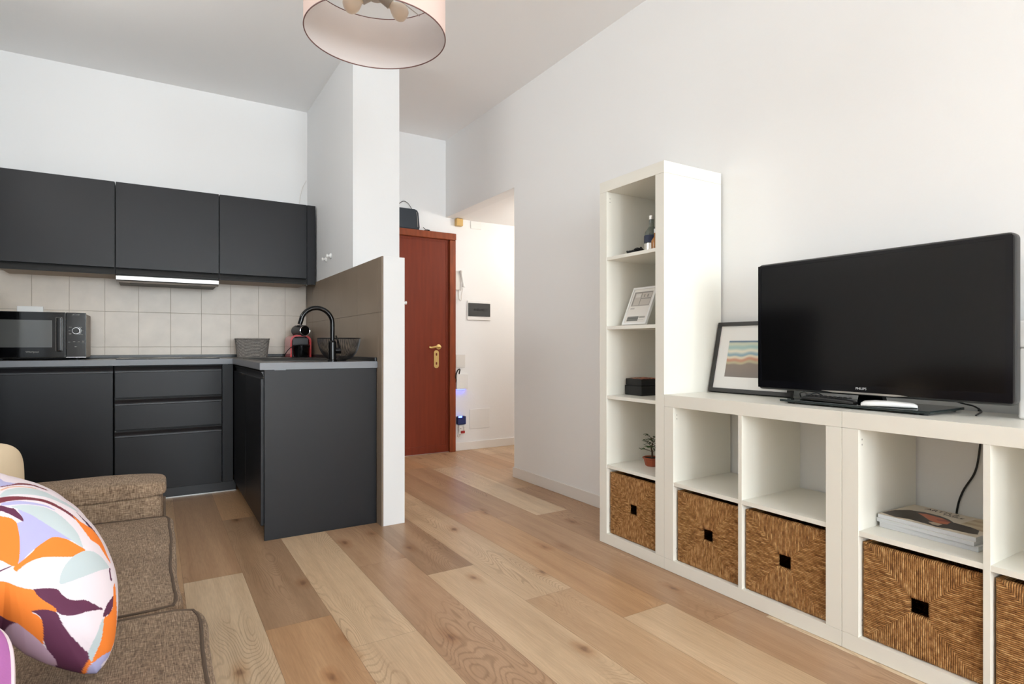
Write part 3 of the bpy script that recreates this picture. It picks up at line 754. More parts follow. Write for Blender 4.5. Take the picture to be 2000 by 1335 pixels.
# ------------------------------------------------------------------ kitchen units
KF = 4.43                                   # front of the base units
UF = 4.69                                   # front of the wall units
def channel_front(x0, x1, z0, z1, y=KF, ch=0.037):
    """a handle-less front: flat face with a rounded finger channel along its top edge; profile in (y, z)"""
    pts = [(y + 0.02, z0), (y, z0), (y, z1 - ch - 0.002), (y + 0.0015, z1 - ch), (y + 0.010, z1 - ch + 0.001), (y + 0.013, z1 - ch + 0.008), (y + 0.011, z1 - ch + 0.018), (y + 0.006, z1 - ch + 0.028), (y + 0.004, z1 - 0.002), (y + 0.006, z1), (y + 0.02, z1)]
    return prism(nb(), pts, 0, x0, x1)
def split_front(parent, name, x0, x1, z0, z1, ch=0.037, y=KF, rail='finger_channel'):
    bm = nb(); bx(bm, (x0, y, z0), (x1, y + 0.02, z1 - ch), 0.0012, 1)
    f = obj(name, bm, 'black_cab', parent, world=True, smooth=True)
    pts = [(y + 0.02, z1 - ch), (y + 0.012, z1 - ch), (y + 0.014, z1 - ch + 0.008), (y + 0.011, z1 - ch + 0.018), (y + 0.006, z1 - ch + 0.028), (y + 0.003, z1 - 0.003), (y + 0.005, z1), (y + 0.02, z1)]
    obj(rail, prism(nb(), pts, 0, x0, x1), 'black_cab2', f, world=True, smooth=True, )
    return f
bc = thing('base_cabinet', 'black base cabinet with one tall door behind the sofa, under the microwave', 'cabinet', (-0.515, 4.72, 0))
box_part('carcass', (-0.813, KF + 0.022, 0.075), (-0.219, FY - 0.012, 0.883), 'black_matt', bc)
split_front(bc, 'door', -0.812, -0.219, 0.075, 0.876)
box_part('toe_kick', (-0.813, KF + 0.05, 0.0), (-0.214, KF + 0.065, 0.074), 'black_cab2', bc)
dc = thing('drawer_cabinet', 'black base cabinet with three stacked drawers beneath the hob', 'cabinet', (0.093, 4.72, 0))
box_part('carcass', (-0.212, KF + 0.022, 0.075), (0.398, FY - 0.012, 0.883), 'black_matt', dc)
for z0, z1 in ((0.679, 0.876), (0.475, 0.668), (0.075, 0.464)):
    split_front(dc, 'drawer', -0.209, 0.397, z0, z1)
box_part('toe_kick', (-0.214, KF + 0.05, 0.0), (0.49, KF + 0.065, 0.074), 'black_cab2', dc)
ts = box_part('sealing_strip', (-0.214, KF + 0.043, 0.0), (0.49, KF + 0.05, 0.006), 'steel', dc)
bm = nb(); bx(bm, (0.400, KF + 0.004, 0.0751), (0.467, KF + 0.02, 0.883), 0.001, 1)
tag(obj('filler_panel', bm, 'black_cab', smooth=True), 'narrow black corner filler panel to the right of the three drawers', 'panel')
# dark cabinet against the left wall; the photo shows it mirrored in the television
sb_ = thing('side_cabinet', 'black waist-high cabinet by the left wall, seen only mirrored in the television', 'cabinet', (-0.90, 3.67, 0))
box_part('carcass', (LX + 0.012, 3.15, 0.05), (-0.782, 4.19, 1.36), 'black_matt', sb_, 0.002)
for y0, y1 in ((3.152, 3.668), (3.672, 4.188)):
    box_part('door', (-0.7815, y0, 0.052), (-0.762, y1, 1.358), 'black_cab', sb_, 0.001)
box_part('plinth', (LX + 0.03, 3.17, 0), (-0.80, 4.17, 0.0495), 'black_matt', sb_)
# peninsula
pen = thing('sink_cabinet', 'black peninsula base unit with a plain end panel against the low wall', 'cabinet', (0.79, 3.8, 0))
box_part('carcass', (0.492, 3.245, 0.075), (1.082, FY - 0.012, 0.8835), 'black_matt', pen)
box_part('end_panel', (0.487, 3.225, 0.0), (1.0825, 3.243, 0.8835), 'black_cab', pen, 0.001)
for a, b2 in ((3.247, 3.842), (3.846, 4.425)):
    bm = nb(); bx(bm, (0.472, a, 0.075), (0.4905, b2, 0.839), 0.0012, 1)
    f = obj('door', bm, 'black_cab', pen, world=True, smooth=True)
    pts = [(0.4905, 0.839), (0.4845, 0.839), (0.4865, 0.847), (0.484, 0.857), (0.479, 0.867), (0.4755, 0.873), (0.478, 0.876), (0.4905, 0.876)]
    obj('finger_channel', prism(nb(), pts, 1, a, b2), 'black_cab2', f, world=True, smooth=True)
box_part('toe_kick', (0.53, 3.2435, 0.0), (0.545, 4.48, 0.074), 'black_cab2', pen)
# worktop (one L)
bm = nb()
L_ = [(LX + 0.001, FY - 0.0105), (LX + 0.001, 4.405), (0.462, 4.405), (0.462, 3.207), (1.0825, 3.207), (1.0825, FY - 0.0105)]
prism(bm, L_, 2, 0.885, 0.922)
bmesh.ops.bevel(bm, geom=[e for e in bm.edges if abs(e.verts[0].co.z - e.verts[1].co.z) < 1e-5], offset=0.002, segments=2, affect='EDGES')
wt = tag(obj('worktop', bm, ['worktop', 'worktop_edge'], smooth=True), 'L-shaped dark grey kitchen worktop with a lighter grey front edge', 'worktop')
for f in wt.data.polygons:
    if abs(f.normal.z) < 0.5: f.material_index = 1
bm = nb(); bx(bm, (LX + 0.001, FY - 0.026, 0.922), (1.068, FY - 0.0105, 0.944), 0.003); bx(bm, (1.068, 3.215, 0.922), (1.0825, FY - 0.0105, 0.944), 0.003)
obj('upstand', bm, 'black', wt, smooth=True)
bm = nb(); bx(bm, (0.532, 3.2045, 0.8825), (0.588, 3.2068, 0.890)); obj('edge_clip', bm, 'worktop_edge', wt)
# hob
hb = thing('hob', 'flat black glass hob set in the worktop above the drawers', 'hob', (0.09, 4.71, 0.922))
box_part('glass_plate', (-0.205, 4.44, 0.9222), (0.385, 4.955, 0.9275), 'glass_black', hb, 0.0015)
for x_, y_, r_ in ((-0.06, 4.58, 0.085), (0.25, 4.58, 0.07), (-0.06, 4.82, 0.07), (0.25, 4.82, 0.09)):
    bm = nb(); tube(bm, [(x_ + r_ * math.cos(t * PI / 18), y_ + r_ * math.sin(t * PI / 18), 0.9276) for t in range(36)], 0.0006, 5, True)
    obj('zone_ring', bm, 'charcoal', hb, world=True)
# sink
sk = thing('sink', 'shallow dark inset sink in the peninsula worktop left of the tap', 'sink', (0.70, 3.95, 0.922))
bm = nb()
for lo, hi in (((0.52, 3.55, 0.9222), (0.985, 3.575, 0.9255)), ((0.52, 4.325, 0.9222), (0.985, 4.35, 0.9255)), ((0.52, 3.575, 0.9222), (0.545, 4.325, 0.9255)), ((0.96, 3.575, 0.9222), (0.985, 4.325, 0.9255))):
    bx(bm, lo, hi, 0.001)
obj('sink_rim', bm, 'black', sk, world=True)
box_part('basin', (0.545, 3.575, 0.9223), (0.96, 4.325, 0.9232), 'black_matt', sk)
# wall units
for i, (x0, x1, lab) in enumerate(((-0.815, -0.222, 'black wall cabinet above the microwave, leftmost of the row'), (-0.218, 0.402, 'black wall cabinet above the extractor hood, middle of the row'), (0.406, 1.016, 'black wall cabinet nearest the partition, above the woven basket'))):
    ub = thing('wall_cabinet', lab, 'cabinet', ((x0 + x1) / 2, 4.86, 1.49), group='black wall cabinets')
    box_part('carcass', (x0, UF + 0.021, 1.496), (x1, FY - 0.011, 2.106), 'black_cab2', ub)
    box_part('door', (x0 + 0.001, UF, 1.534), (x1 - 0.001, UF + 0.019, 2.107), 'black_cab', ub, 0.0012)
    pts = [(UF + 0.021, 1.488), (UF + 0.012, 1.488), (UF + 0.010, 1.500), (UF + 0.014, 1.514), (UF + 0.018, 1.526), (UF + 0.021, 1.534)]
    obj('grip_rail', prism(nb(), pts, 0, x0 + 0.001, x1 - 0.001), 'black_matt', ub, world=True)
    if i != 1:
        o = box_part('bottom_board', (x0, UF + 0.022, 1.489), (x1, FY - 0.0115, 1.4958), 'underside', ub); o['label'] = 'pale taupe underside'
bm = nb(); bx(bm, (1.018, UF, 1.489), (1.0815, UF + 0.02, 2.107), 0.001, 1)
tag(obj('filler_panel', bm, 'black_cab', smooth=True), 'narrow black filler strip between the wall cabinets and the partition', 'panel')
# hood
hd = thing('range_hood', 'slim stainless steel extractor hood under the middle wall cabinet', 'extractor hood', (0.092, 4.84, 1.44))
box_part('body', (-0.205, UF + 0.02, 1.443), (0.390, FY - 0.012, 1.4870), 'dark_steel', hd, 0.002)
pts = [(UF + 0.019, 1.438), (UF - 0.020, 1.446), (UF - 0.028, 1.452), (UF - 0.028, 1.463), (UF - 0.025, 1.4635), (UF - 0.025, 1.4655), (UF - 0.028, 1.466), (UF - 0.028, 1.477), (UF + 0.019, 1.477)]
obj('visor', prism(nb(), pts, 0, -0.214, 0.398), 'steel', hd, world=True)
box_part('grease_filter', (-0.19, UF + 0.03, 1.4395), (0.375, 4.96, 1.4429), 'dark_steel', hd)
for x_ in (-0.10, 0.25):
    bm = nb(); bx(bm, (x_ - 0.04, UF + 0.035, 1.436), (x_ + 0.04, UF + 0.06, 1.4396), 0.001)
    obj('switch', bm, 'black', hd, world=True)

# microwave
mw = thing('microwave', 'black microwave oven with grey side casing on the worktop at the left', 'microwave oven', (-0.61, 4.80, 0.922))
X0, X1, YF = -0.846, -0.371, 4.615
box_part('casing', (X0, YF + 0.02, 0.934), (X1 - 0.004, 4.985, 1.217), 'mw_side', mw, 0.004)
box_part('door', (X0, YF, 0.936), (X1 - 0.105, YF + 0.0195, 1.221), 'black_gloss', mw, 0.003)
dpan = box_part('control_panel', (X1 - 0.103, YF, 0.936), (X1, YF + 0.0195, 1.221), 'black_gloss', mw, 0.003)
dw = box_part('door_window', (X0 + 0.05, YF - 0.0012, 1.000), (X1 - 0.172, YF + 0.0005, 1.170), 'inner_glass', mw, 0.0004)
hx0 = X1 - 0.150
hnd = box_part('handle', (hx0, YF - 0.024, 0.975), (hx0 + 0.030, YF - 0.0005, 1.190), 'black_gloss', mw, 0.006, seg=3)
bm = nb()
for a in (hx0 - 0.001, hx0 + 0.0285): bx(bm, (a, YF - 0.0255, 0.977), (a + 0.0013, YF - 0.018, 1.188), 0.0003)
bx(bm, (hx0, YF - 0.0255, 1.1875), (hx0 + 0.030, YF - 0.018, 1.189), 0.0003)
obj('handle_trim', bm, 'ink_mid', hnd, world=True)
dial = obj('dial', bmesh.new() if False else lathe(nb(), [(0.0185, 0), (0.0185, 0.012), (0.016, 0.014)], n=36), 'black_gloss', mw, smooth=True)
dial.data.transform(Matrix.Translation(Vector((-0.422 + 0.61, YF - 4.80, 1.106 - 0.922))) @ Matrix.Rotation(PI / 2, 4, 'X'))
bm = nb(); tube(bm, [(-0.422 + 0.0195 * math.cos(t * PI / 20), YF - 0.004, 1.106 + 0.0195 * math.sin(t * PI / 20)) for t in range(40)], 0.0012, 6, True)
obj('dial_ring', bm, 'chrome', dial, world=True, smooth=True)
bm = nb(); tube(bm, [(-0.422 + 0.026 * math.cos(t * PI / 20), YF - 0.001, 1.106 + 0.026 * math.sin(t * PI / 20)) for t in range(-8, 9)], [0.0006 + 0.0018 * (1 - abs(t) / 8) for t in range(-8, 9)], 6)
obj('dial_scale', bm, 'text_grey', mw, world=True)
for x_, z_, w_ in ((-0.452, 1.128, 0.014), (-0.398, 1.128, 0.012), (-0.456, 1.106, 0.010), (-0.388, 1.106, 0.008), (-0.453, 1.086, 0.012), (-0.398, 1.083, 0.020), (-0.458, 1.034, 0.011), (-0.432, 1.036, 0.011), (-0.408, 1.036, 0.012), (-0.386, 1.034, 0.010), (-0.386, 1.040, 0.010), (-0.424, 1.004, 0.011)):
    bm = nb(); bx(bm, (x_ - w_ / 2, YF - 0.0008, z_ - 0.0012), (x_ + w_ / 2, YF + 0.001, z_ + 0.0012))
    obj('button_mark', bm, 'ink_mid', dpan, world=True)
Rx = Matrix.Rotation(PI / 2, 4, 'X')
lettering('Whirlpool', 0.0155, 'ink_mid', mw, Matrix.Translation(Vector((-0.640 + 0.61, YF - 0.0006 - 4.80, 0.972 - 0.922))) @ Rx)
lettering('JET CHEF', 0.009, 'ink_mid', dpan, Matrix.Translation(Vector((-0.422 + 0.61, YF - 0.0006 - 4.80, 1.208 - 0.922))) @ Rx)
box_part('trim_line', (X1 - 0.103, YF - 0.0006, 0.9365), (X1, YF + 0.002, 0.9385), 'chrome', mw)
for x_, y_ in ((X0 + 0.05, YF + 0.05), (X1 - 0.05, YF + 0.05), (X0 + 0.05, 4.93), (X1 - 0.05, 4.93)):
    obj('foot', lathe(nb(), [(0.012, 0), (0.014, 0.0125)], (x_, y_, 0.9222), 14), 'black_matt', mw, world=True)
sp_ = thing('wall_socket', 'white socket plate on the tiles, mostly hidden behind the microwave', 'wall socket', (-0.70, FY - 0.012, 1.24))
box_part('plate', (-0.775, FY - 0.021, 1.20), (-0.637, FY - 0.0097, 1.276), 'white_pl', sp_, 0.003)

# woven basket on the worktop
bm = nb()
nr_, na_ = 24, 96
def bask(i, k, inner=False):
    t = i / nr_; w = 0.103 + 0.0155 * t; d = 0.075 + 0.010 * t
    a = 2 * PI * k / na_
    ca, sa = math.cos(a), math.sin(a); e = 0.42
    x_ = math.copysign(abs(ca) ** e, ca) * w; y_ = math.copysign(abs(sa) ** e, sa) * d
    ph_ = (k // 3 + i // 2) % 2
    off_ = 0.0 if inner else (0.0022 if ph_ else -0.0012)
    r_ = math.hypot(x_, y_)
    if inner: off_ = -0.006
    return (x_ * (1 + off_ / r_), y_ * (1 + off_ / r_), t * 0.140)
R_ = [[bm.verts.new(bask(i, k)) for k in range(na_)] for i in range(nr_ + 1)]
I_ = [[bm.verts.new(bask(i, k, True)) for k in range(na_)] for i in range(nr_, -1, -4)]
allr = R_ + I_
for a, b2 in zip(allr, allr[1:]):
    for k in range(na_): bm.faces.new((a[k], a[(k + 1) % na_], b2[(k + 1) % na_], b2[k]))
bm.faces.new(list(reversed(R_[0]))); bm.faces.new(I_[-1])
wb_ = thing('woven_basket', 'grey woven rectangular basket on the worktop in the corner', 'basket', (0.638, 4.80, 0.9225), math.radians(-4))
obj('body', bm, 'rattan', wb_)
bm = nb(); tube(bm, [(math.copysign(abs(math.cos(a)) ** 0.42, math.cos(a)) * 0.1185, math.copysign(abs(math.sin(a)) ** 0.42, math.sin(a)) * 0.085, 0.139 + (0.001 if k % 2 else 0)) for k, a in enumerate([2 * PI * t / 96 for t in range(96)])], 0.0042, 8, True)
obj('rim', bm, 'rattan', wb_)

# coffee machine
cm = thing('coffee_machine', 'small red and black capsule coffee machine in the worktop corner', 'coffee machine', (0.978, 4.80, 0.9225))
CXm = 0.978
def arch(w, h, r, t):
    o_ = [(-w / 2, 0), (-w / 2, h - r)] + [(-w / 2 + r - r * math.cos(a), h - r + r * math.sin(a)) for a in [PI / 2 * i / 6 for i in range(1, 7)]]
    o_ += [(w / 2 - r + r * math.sin(a), h - r + r * math.cos(a)) for a in [PI / 2 * i / 6 for i in range(0, 7)]] + [(w / 2, 0)]
    return o_
bm = nb()
outer = arch(0.158, 0.172, 0.045, 0); inner = [(q[0] * 0.84, q[1] * 0.93 if q[1] > 0 else 0) for q in outer]
V = [[bm.verts.new((q[0], y_, q[1])) for q in P_] for P_, y_ in ((outer, -0.075), (inner, -0.075), (inner, 0.14), (outer, 0.14))]
for a, b2 in ((0, 1), (1, 2), (2, 3), (3, 0)):
    for i in range(len(outer) - 1): bm.faces.new((V[a][i], V[a][i + 1], V[b2][i + 1], V[b2][i]))
for i in (0, len(outer) - 1): bm.faces.new((V[0][i], V[1][i], V[2][i], V[3][i]))
bmesh.ops.recalc_face_normals(bm, faces=bm.faces)
obj('side_shell', bm, 'red', cm, smooth=True)
bm = nb(); bx(bm, (-0.064, -0.062, 0.0), (0.064, 0.135, 0.156), 0.01, 3); obj('body', bm, 'charcoal', cm, smooth=True)
bm = nb(); lathe(bm, [(0.048, 0.0), (0.056, 0.02), (0.059, 0.06), (0.060, 0.088), (0.054, 0.094)], (0, -0.078, 0), 36); obj('cup_holder', bm, 'black_gloss', cm, smooth=True)
bm = nb(); lathe(bm, [(0.001, -0.10), (0.032, -0.10), (0.040, -0.094), (0.043, -0.085), (0.043, 0.05), (0.040, 0.055), (0.001, 0.055)], n=36, caps=False)
head = obj('brewing_head', bm, 'charcoal', cm, smooth=True)
Mh = Matrix.Translation((0.010, 0.012, 0.205)) @ Matrix.Rotation(math.radians(-12), 4, 'Z') @ Matrix.Rotation(PI / 2, 4, 'X')
Mh = Matrix.Translation((0.004, 0.0, 0.206)) @ Matrix.Rotation(math.radians(14), 4, 'Z') @ Matrix.Rotation(-PI / 2, 4, 'X')
head.data.transform(Mh)
bm = nb(); tube(bm, [(0.039 * math.cos(t * PI / 20), 0.039 * math.sin(t * PI / 20), -0.098) for t in range(40)], 0.0028, 8, True)
bmesh.ops.transform(bm, matrix=Mh, verts=bm.verts); obj('chrome_ring', bm, 'chrome', head, smooth=True)
bm = nb(); lathe(bm, [(0.001, -0.103), (0.033, -0.102), (0.036, -0.097), (0.036, -0.09)], n=30, caps=False)
bmesh.ops.transform(bm, matrix=Mh, verts=bm.verts); obj('head_cap', bm, 'black_gloss', head, smooth=True)
bm = nb(); tube(bm, [(0.039 * math.cos(t * PI / 20), 0.039 * math.sin(t * PI / 20), 0.052) for t in range(40)], 0.0028, 8, True)
bmesh.ops.transform(bm, matrix=Mh, verts=bm.verts); obj('chrome_ring', bm, 'chrome', head, smooth=True)
bm = nb(); bx(bm, (-0.026, -0.075, 0.238), (0.032, 0.03, 0.250), 0.005, 3); obj('lever', bm, 'black', cm, smooth=True)
bm = nb(); bx(bm, (-0.03, -0.05, 0.150), (0.035, 0.05, 0.176), 0.006); obj('neck', bm, 'charcoal', cm, smooth=True)
bm = nb(); tube(bm, smooth_path([(0.062, -0.085, 0.075), (0.05, -0.140, 0.094), (0, -0.145, 0.100), (-0.05, -0.14, 0.092), (-0.085, -0.10, 0.070), (-0.105, -0.04, 0.030), (-0.11, 0.0, 0.006), (-0.125, 0.04, 0.0042)], 6), 0.0034, 8)
obj('power_cable', bm, 'black', cm, smooth=True)

# tap
tp = thing('faucet', 'black gooseneck kitchen tap on the front of the peninsula worktop', 'tap', (0.853, 3.30, 0.9225))
bm = nb(); lathe(bm, [(0.026, 0), (0.026, 0.006), (0.0215, 0.010), (0.0215, 0.105), (0.019, 0.112), (0.012, 0.118)], n=28); obj('body', bm, 'black_gloss', tp, smooth=True)
r_ = 0.085
arc = [(0, 0, 0.11), (0, 0, 0.16), (0, 0, 0.205)] + [(-r_ + r_ * math.cos(a), 0, 0.212 + r_ * math.sin(a)) for a in [PI * i / 16 for i in range(1, 15)]]
lx, _, lz = arc[-1]
arc += [(lx - 0.006, 0, lz - 0.022), (lx - 0.012, 0, lz - 0.040)]
bm = nb(); tube(bm, smooth_path(arc, 2), 0.0125, 16); obj('spout', bm, 'black_gloss', tp, smooth=True)
bm = nb(); tube(bm, [(0.018, -0.004, 0.060), (0.044, -0.010, 0.062)], [0.017, 0.019], 18); tube(bm, [(0.040, -0.010, 0.064), (0.030, -0.018, 0.10), (0.014, -0.022, 0.145)], [0.006, 0.005, 0.004], 10)
obj('mixer_lever', bm, 'black_gloss', tp, smooth=True)
# wire bowl
wbw = thing('wire_bowl', 'black wire fruit bowl on the peninsula behind the tap', 'bowl', (0.940, 3.485, 0.9225))
bm = nb()
def bprof(t): return (0.040 + 0.083 * math.sin(t * PI / 2) ** 0.9, 0.004 + 0.128 * (1 - math.cos(t * PI / 2)) ** 0.85)
for k in range(72):
    a = 2 * PI * k / 72; pts = []
    for j in range(9):
        rr_, zz_ = bprof(j / 8); aa = a + 0.10 * (j / 8)
        pts.append((rr_ * math.cos(aa), rr_ * math.sin(aa), zz_))
    tube(bm, pts, 0.00125, 5)
obj('wires', bm, 'wire', wbw, smooth=True)
bm = nb(); tube(bm, [(0.123 * math.cos(t * PI / 24), 0.123 * math.sin(t * PI / 24), 0.132) for t in range(48)], 0.003, 8, True); obj('rim', bm, 'wire', wbw, smooth=True)
bm = nb(); tube(bm, [(0.040 * math.cos(t * PI / 16), 0.040 * math.sin(t * PI / 16), 0.0032) for t in range(32)], 0.003, 8, True)
lathe(bm, [(0.039, 0.002), (0.039, 0.0035)], n=24)
obj('base_ring', bm, 'wire', wbw, smooth=True)

# things on the walls round the kitchen and door
for i, (y_, z_, lab) in enumerate(((4.394, 1.652, 'white round hook on the partition, nearer the wall cabinets'), (4.262, 1.660, 'white round hook on the partition, further from the wall cabinets'))):
    bm = nb(); lathe(bm, [(0.018, 0), (0.020, 0.004), (0.016, 0.010), (0.008, 0.014), (0.008, 0.022), (0.013, 0.027), (0.012, 0.034), (0.004, 0.037)], n=24)
    bmesh.ops.rotate(bm, verts=bm.verts, matrix=Matrix.Rotation(-PI / 2, 3, 'Y'))
    o = obj('wall_hook', bm, 'white_pl', smooth=True); o.location = (PX0 - 0.0002, y_, z_); tag(o, lab, 'hook', 'white hooks on the partition')
bm = nb(); tube(bm, smooth_path([(1.030, FY - 0.004, 2.106), (1.028, FY - 0.006, 2.17), (1.038, FY - 0.006, 2.26), (1.060, FY - 0.006, 2.34), (1.085, FY - 0.004, 2.39)], 6), 0.0028, 8)
tag(obj('cable', bm, 'white_pl2', smooth=True), 'thin white cable climbing the wall above the kitchen cabinets', 'cable')
bm = nb(); lathe(bm, [(0.006, 0), (0.006, 0.010), (0.010, 0.012), (0.010, 0.018), (0.003, 0.021)], n=18); bmesh.ops.rotate(bm, verts=bm.verts, matrix=Matrix.Rotation(PI / 2, 3, 'Y'))
o = obj('wall_hook', bm, 'white_pl', smooth=True); o.location = (1.2188, 3.16, 1.257); tag(o, 'tiny white peg on the edge of the low wall facing the door', 'hook')

# entry wall fittings
cl_ = thing('added_ceiling_light', 'added flush ceiling light, unseen round the hallway corner', 'lamp', (3.25, 4.25, HZ - 0.05))  # added fixture, out of view, stands in for the hallway fill's source
obj('base', lathe(nb(), [(0.09, 0.03), (0.09, 0.0495)], n=32), 'white_pl', cl_, smooth=True)
obj('diffuser', lathe(nb(), [(0.02, 0.0), (0.07, 0.006), (0.10, 0.02), (0.10, 0.0299)], n=32), 'bulb', cl_, smooth=True)
W_ = FY
cb = thing('fuse_box', 'white flush fuse box with a smoked cover on the hallway wall', 'fuse box', (2.722, W_, 1.36))
box_part('frame', (2.591, W_ - 0.012, 1.262), (2.853, W_ - 0.0002, 1.452), 'white_pl', cb, 0.004)
cv_ = box_part('cover', (2.600, W_ - 0.017, 1.298), (2.845, W_ - 0.0115, 1.428), 'smoke', cb, 0.002)
for k in range(4):
    bm = nb(); bx(bm, (2.66 + 0.032 * k, W_ - 0.0178, 1.352), (2.684 + 0.032 * k, W_ - 0.0165, 1.374))
    obj('breaker', bm, 'black', cv_, world=True)
ic = thing('intercom', 'white wall intercom handset with a coiled cord beside the entrance door', 'intercom', (2.505, W_, 1.60))
box_part('base', (2.462, W_ - 0.02, 1.545), (2.525, W_ - 0.0002, 1.730), 'white_pl2', ic, 0.006)
bm = nb(); tube(bm, smooth_path([(2.512, W_ - 0.040, 1.735), (2.517, W_ - 0.034, 1.70), (2.534, W_ - 0.034, 1.62), (2.537, W_ - 0.040, 1.575)], 5), [0.015] * 4 + [0.011] * 8 + [0.015] * 4, 12)
obj('handset', bm, 'white_pl', ic, world=True, smooth=True)
bm = nb(); tube(bm, smooth_path([(2.50, W_ - 0.022, 1.552), (2.488, W_ - 0.03, 1.51), (2.497, W_ - 0.03, 1.455), (2.516, W_ - 0.03, 1.450), (2.520, W_ - 0.03, 1.50), (2.530, W_ - 0.036, 1.565)], 6), 0.0045, 8)
obj('coiled_cord', bm, 'white_pl2', ic, world=True, smooth=True)
def plate(name, lab, cat, lo, hi, m_='white_pl', bev=0.003):
    bm = nb(); bx(bm, lo, hi, bev); return tag(obj(name, bm, m_, smooth=True), lab, cat)
plate('cover_plate', 'large blank white cover plate low on the hallway wall', 'cover plate', (2.621, W_ - 0.006, 0.200), (2.846, W_ - 0.0002, 0.392))
plate('vent_cover', 'small square white plate high on the wall right of the door', 'cover plate', (2.632, W_ - 0.008, 2.155), (2.748, W_ - 0.0002, 2.229))
plate('junction_box', 'yellowed small box under the hallway ceiling right of the door', 'box', (2.458, W_ - 0.05, 2.158), (2.528, W_ - 0.0002, 2.229), 'yellowbox', 0.006)
plate('wall_switch', 'small white switch plate just above the white router', 'switch', (2.470, W_ - 0.010, 0.800), (2.570, W_ - 0.0002, 0.925), 'white_pl2')
rt = thing('router', 'white router box on the wall glowing blue underneath', 'router', (2.53, W_, 0.66))
box_part('body', (2.466, W_ - 0.035, 0.592), (2.590, W_ - 0.0002, 0.738), 'white_pl', rt, 0.006)
box_part('led', (2.470, W_ - 0.028, 0.5885), (2.560, W_ - 0.010, 0.5915), 'blue_led', rt)
bm = nb(); tube(bm, smooth_path([(2.470, W_ - 0.018, 0.66), (2.450, W_ - 0.045, 0.72), (2.468, W_ - 0.05, 0.775), (2.494, W_ - 0.045, 0.785), (2.50, W_ - 0.02, 0.745), (2.502, W_ - 0.016, 0.730)], 5), 0.006, 8)
obj('cable', bm, 'black', rt, world=True, smooth=True)
pg = thing('plug_adapter', 'blue plug adapter with red tag low on the wall beside the door', 'plug', (2.51, W_, 0.25))
box_part('adapter', (2.472, W_ - 0.05, 0.255), (2.560, W_ - 0.0002, 0.335), 'blue_pl', pg, 0.008)
box_part('led', (2.478, W_ - 0.052, 0.322), (2.515, W_ - 0.046, 0.338), 'blue_led', pg)
bm = nb()
for q in ((2.50, 0.232), (2.52, 0.218), (2.545, 0.230), (2.50, 0.200), (2.55, 0.206)): bx(bm, (q[0] - 0.011, W_ - 0.04, q[1] - 0.010), (q[0] + 0.011, W_ - 0.006, q[1] + 0.012), 0.003)
bx(bm, (2.49, W_ - 0.03, 0.16), (2.556, W_ - 0.0002, 0.25), 0.004)
obj('connectors', bm, 'white_pl', pg, world=True)
box_part('red_tag', (2.512, W_ - 0.0415, 0.170), (2.55, W_ - 0.029, 0.192), 'redlab', pg)
bm = nb(); tube(bm, smooth_path([(2.495, W_ - 0.02, 0.175), (2.478, W_ - 0.03, 0.150), (2.49, W_ - 0.03, 0.136), (2.512, W_ - 0.025, 0.150), (2.505, W_ - 0.02, 0.17)], 5), 0.004, 8)
obj('cord', bm, 'white_pl2', pg, world=True, smooth=True)
# bag and small object on top of the door casing
bg_ = thing('bag', 'small dark navy case with a thin wire handle on top of the door casing', 'bag', (1.94, W_ - 0.026, 2.078))
bm = nb()
Pb = [(1.80, 2.0785), (2.078, 2.0785), (2.084, 2.10), (2.072, 2.23), (2.060, 2.252), (2.035, 2.262), (1.83, 2.262), (1.81, 2.25)]
prism(bm, Pb, 1, W_ - 0.048, W_ - 0.004)
bmesh.ops.bevel(bm, geom=[e for e in bm.edges if abs(e.verts[0].co.y - e.verts[1].co.y) < 1e-5], offset=0.007, segments=3, affect='EDGES')
obj('case', bm, 'navy', bg_, world=True, smooth=True)
bm = nb(); tube(bm, smooth_path([(1.875, W_ - 0.026, 2.258), (1.885, W_ - 0.026, 2.29), (1.93, W_ - 0.026, 2.325), (1.975, W_ - 0.026, 2.312), (2.015, W_ - 0.026, 2.26)], 6), 0.0030, 8); obj('handle', bm, 'charcoal', bg_, world=True, smooth=True)
bm = nb(); tube(bm, smooth_path([(2.050, W_ - 0.0495, 2.235), (2.058, W_ - 0.0495, 2.18), (2.062, W_ - 0.0495, 2.10)], 5), 0.0022, 6); obj('zip', bm, 'ink_mid', bg_, world=True)
bm = nb(); lathe(bm, [(0.012, 0), (0.014, 0.004), (0.012, 0.011), (0.004, 0.013)], (2.178, W_ - 0.028, 2.078), 18)
bx(bm, (2.135, W_ - 0.034, 2.0782), (2.172, W_ - 0.022, 2.085), 0.002); tube(bm, [(2.125, W_ - 0.028, 2.108), (2.150, W_ - 0.028, 2.088), (2.17, W_ - 0.028, 2.090)], 0.0028, 6)
tag(obj('keys', bm, 'black', smooth=True), 'small dark bunch of keys lying on the door casing beside the case', 'keys')

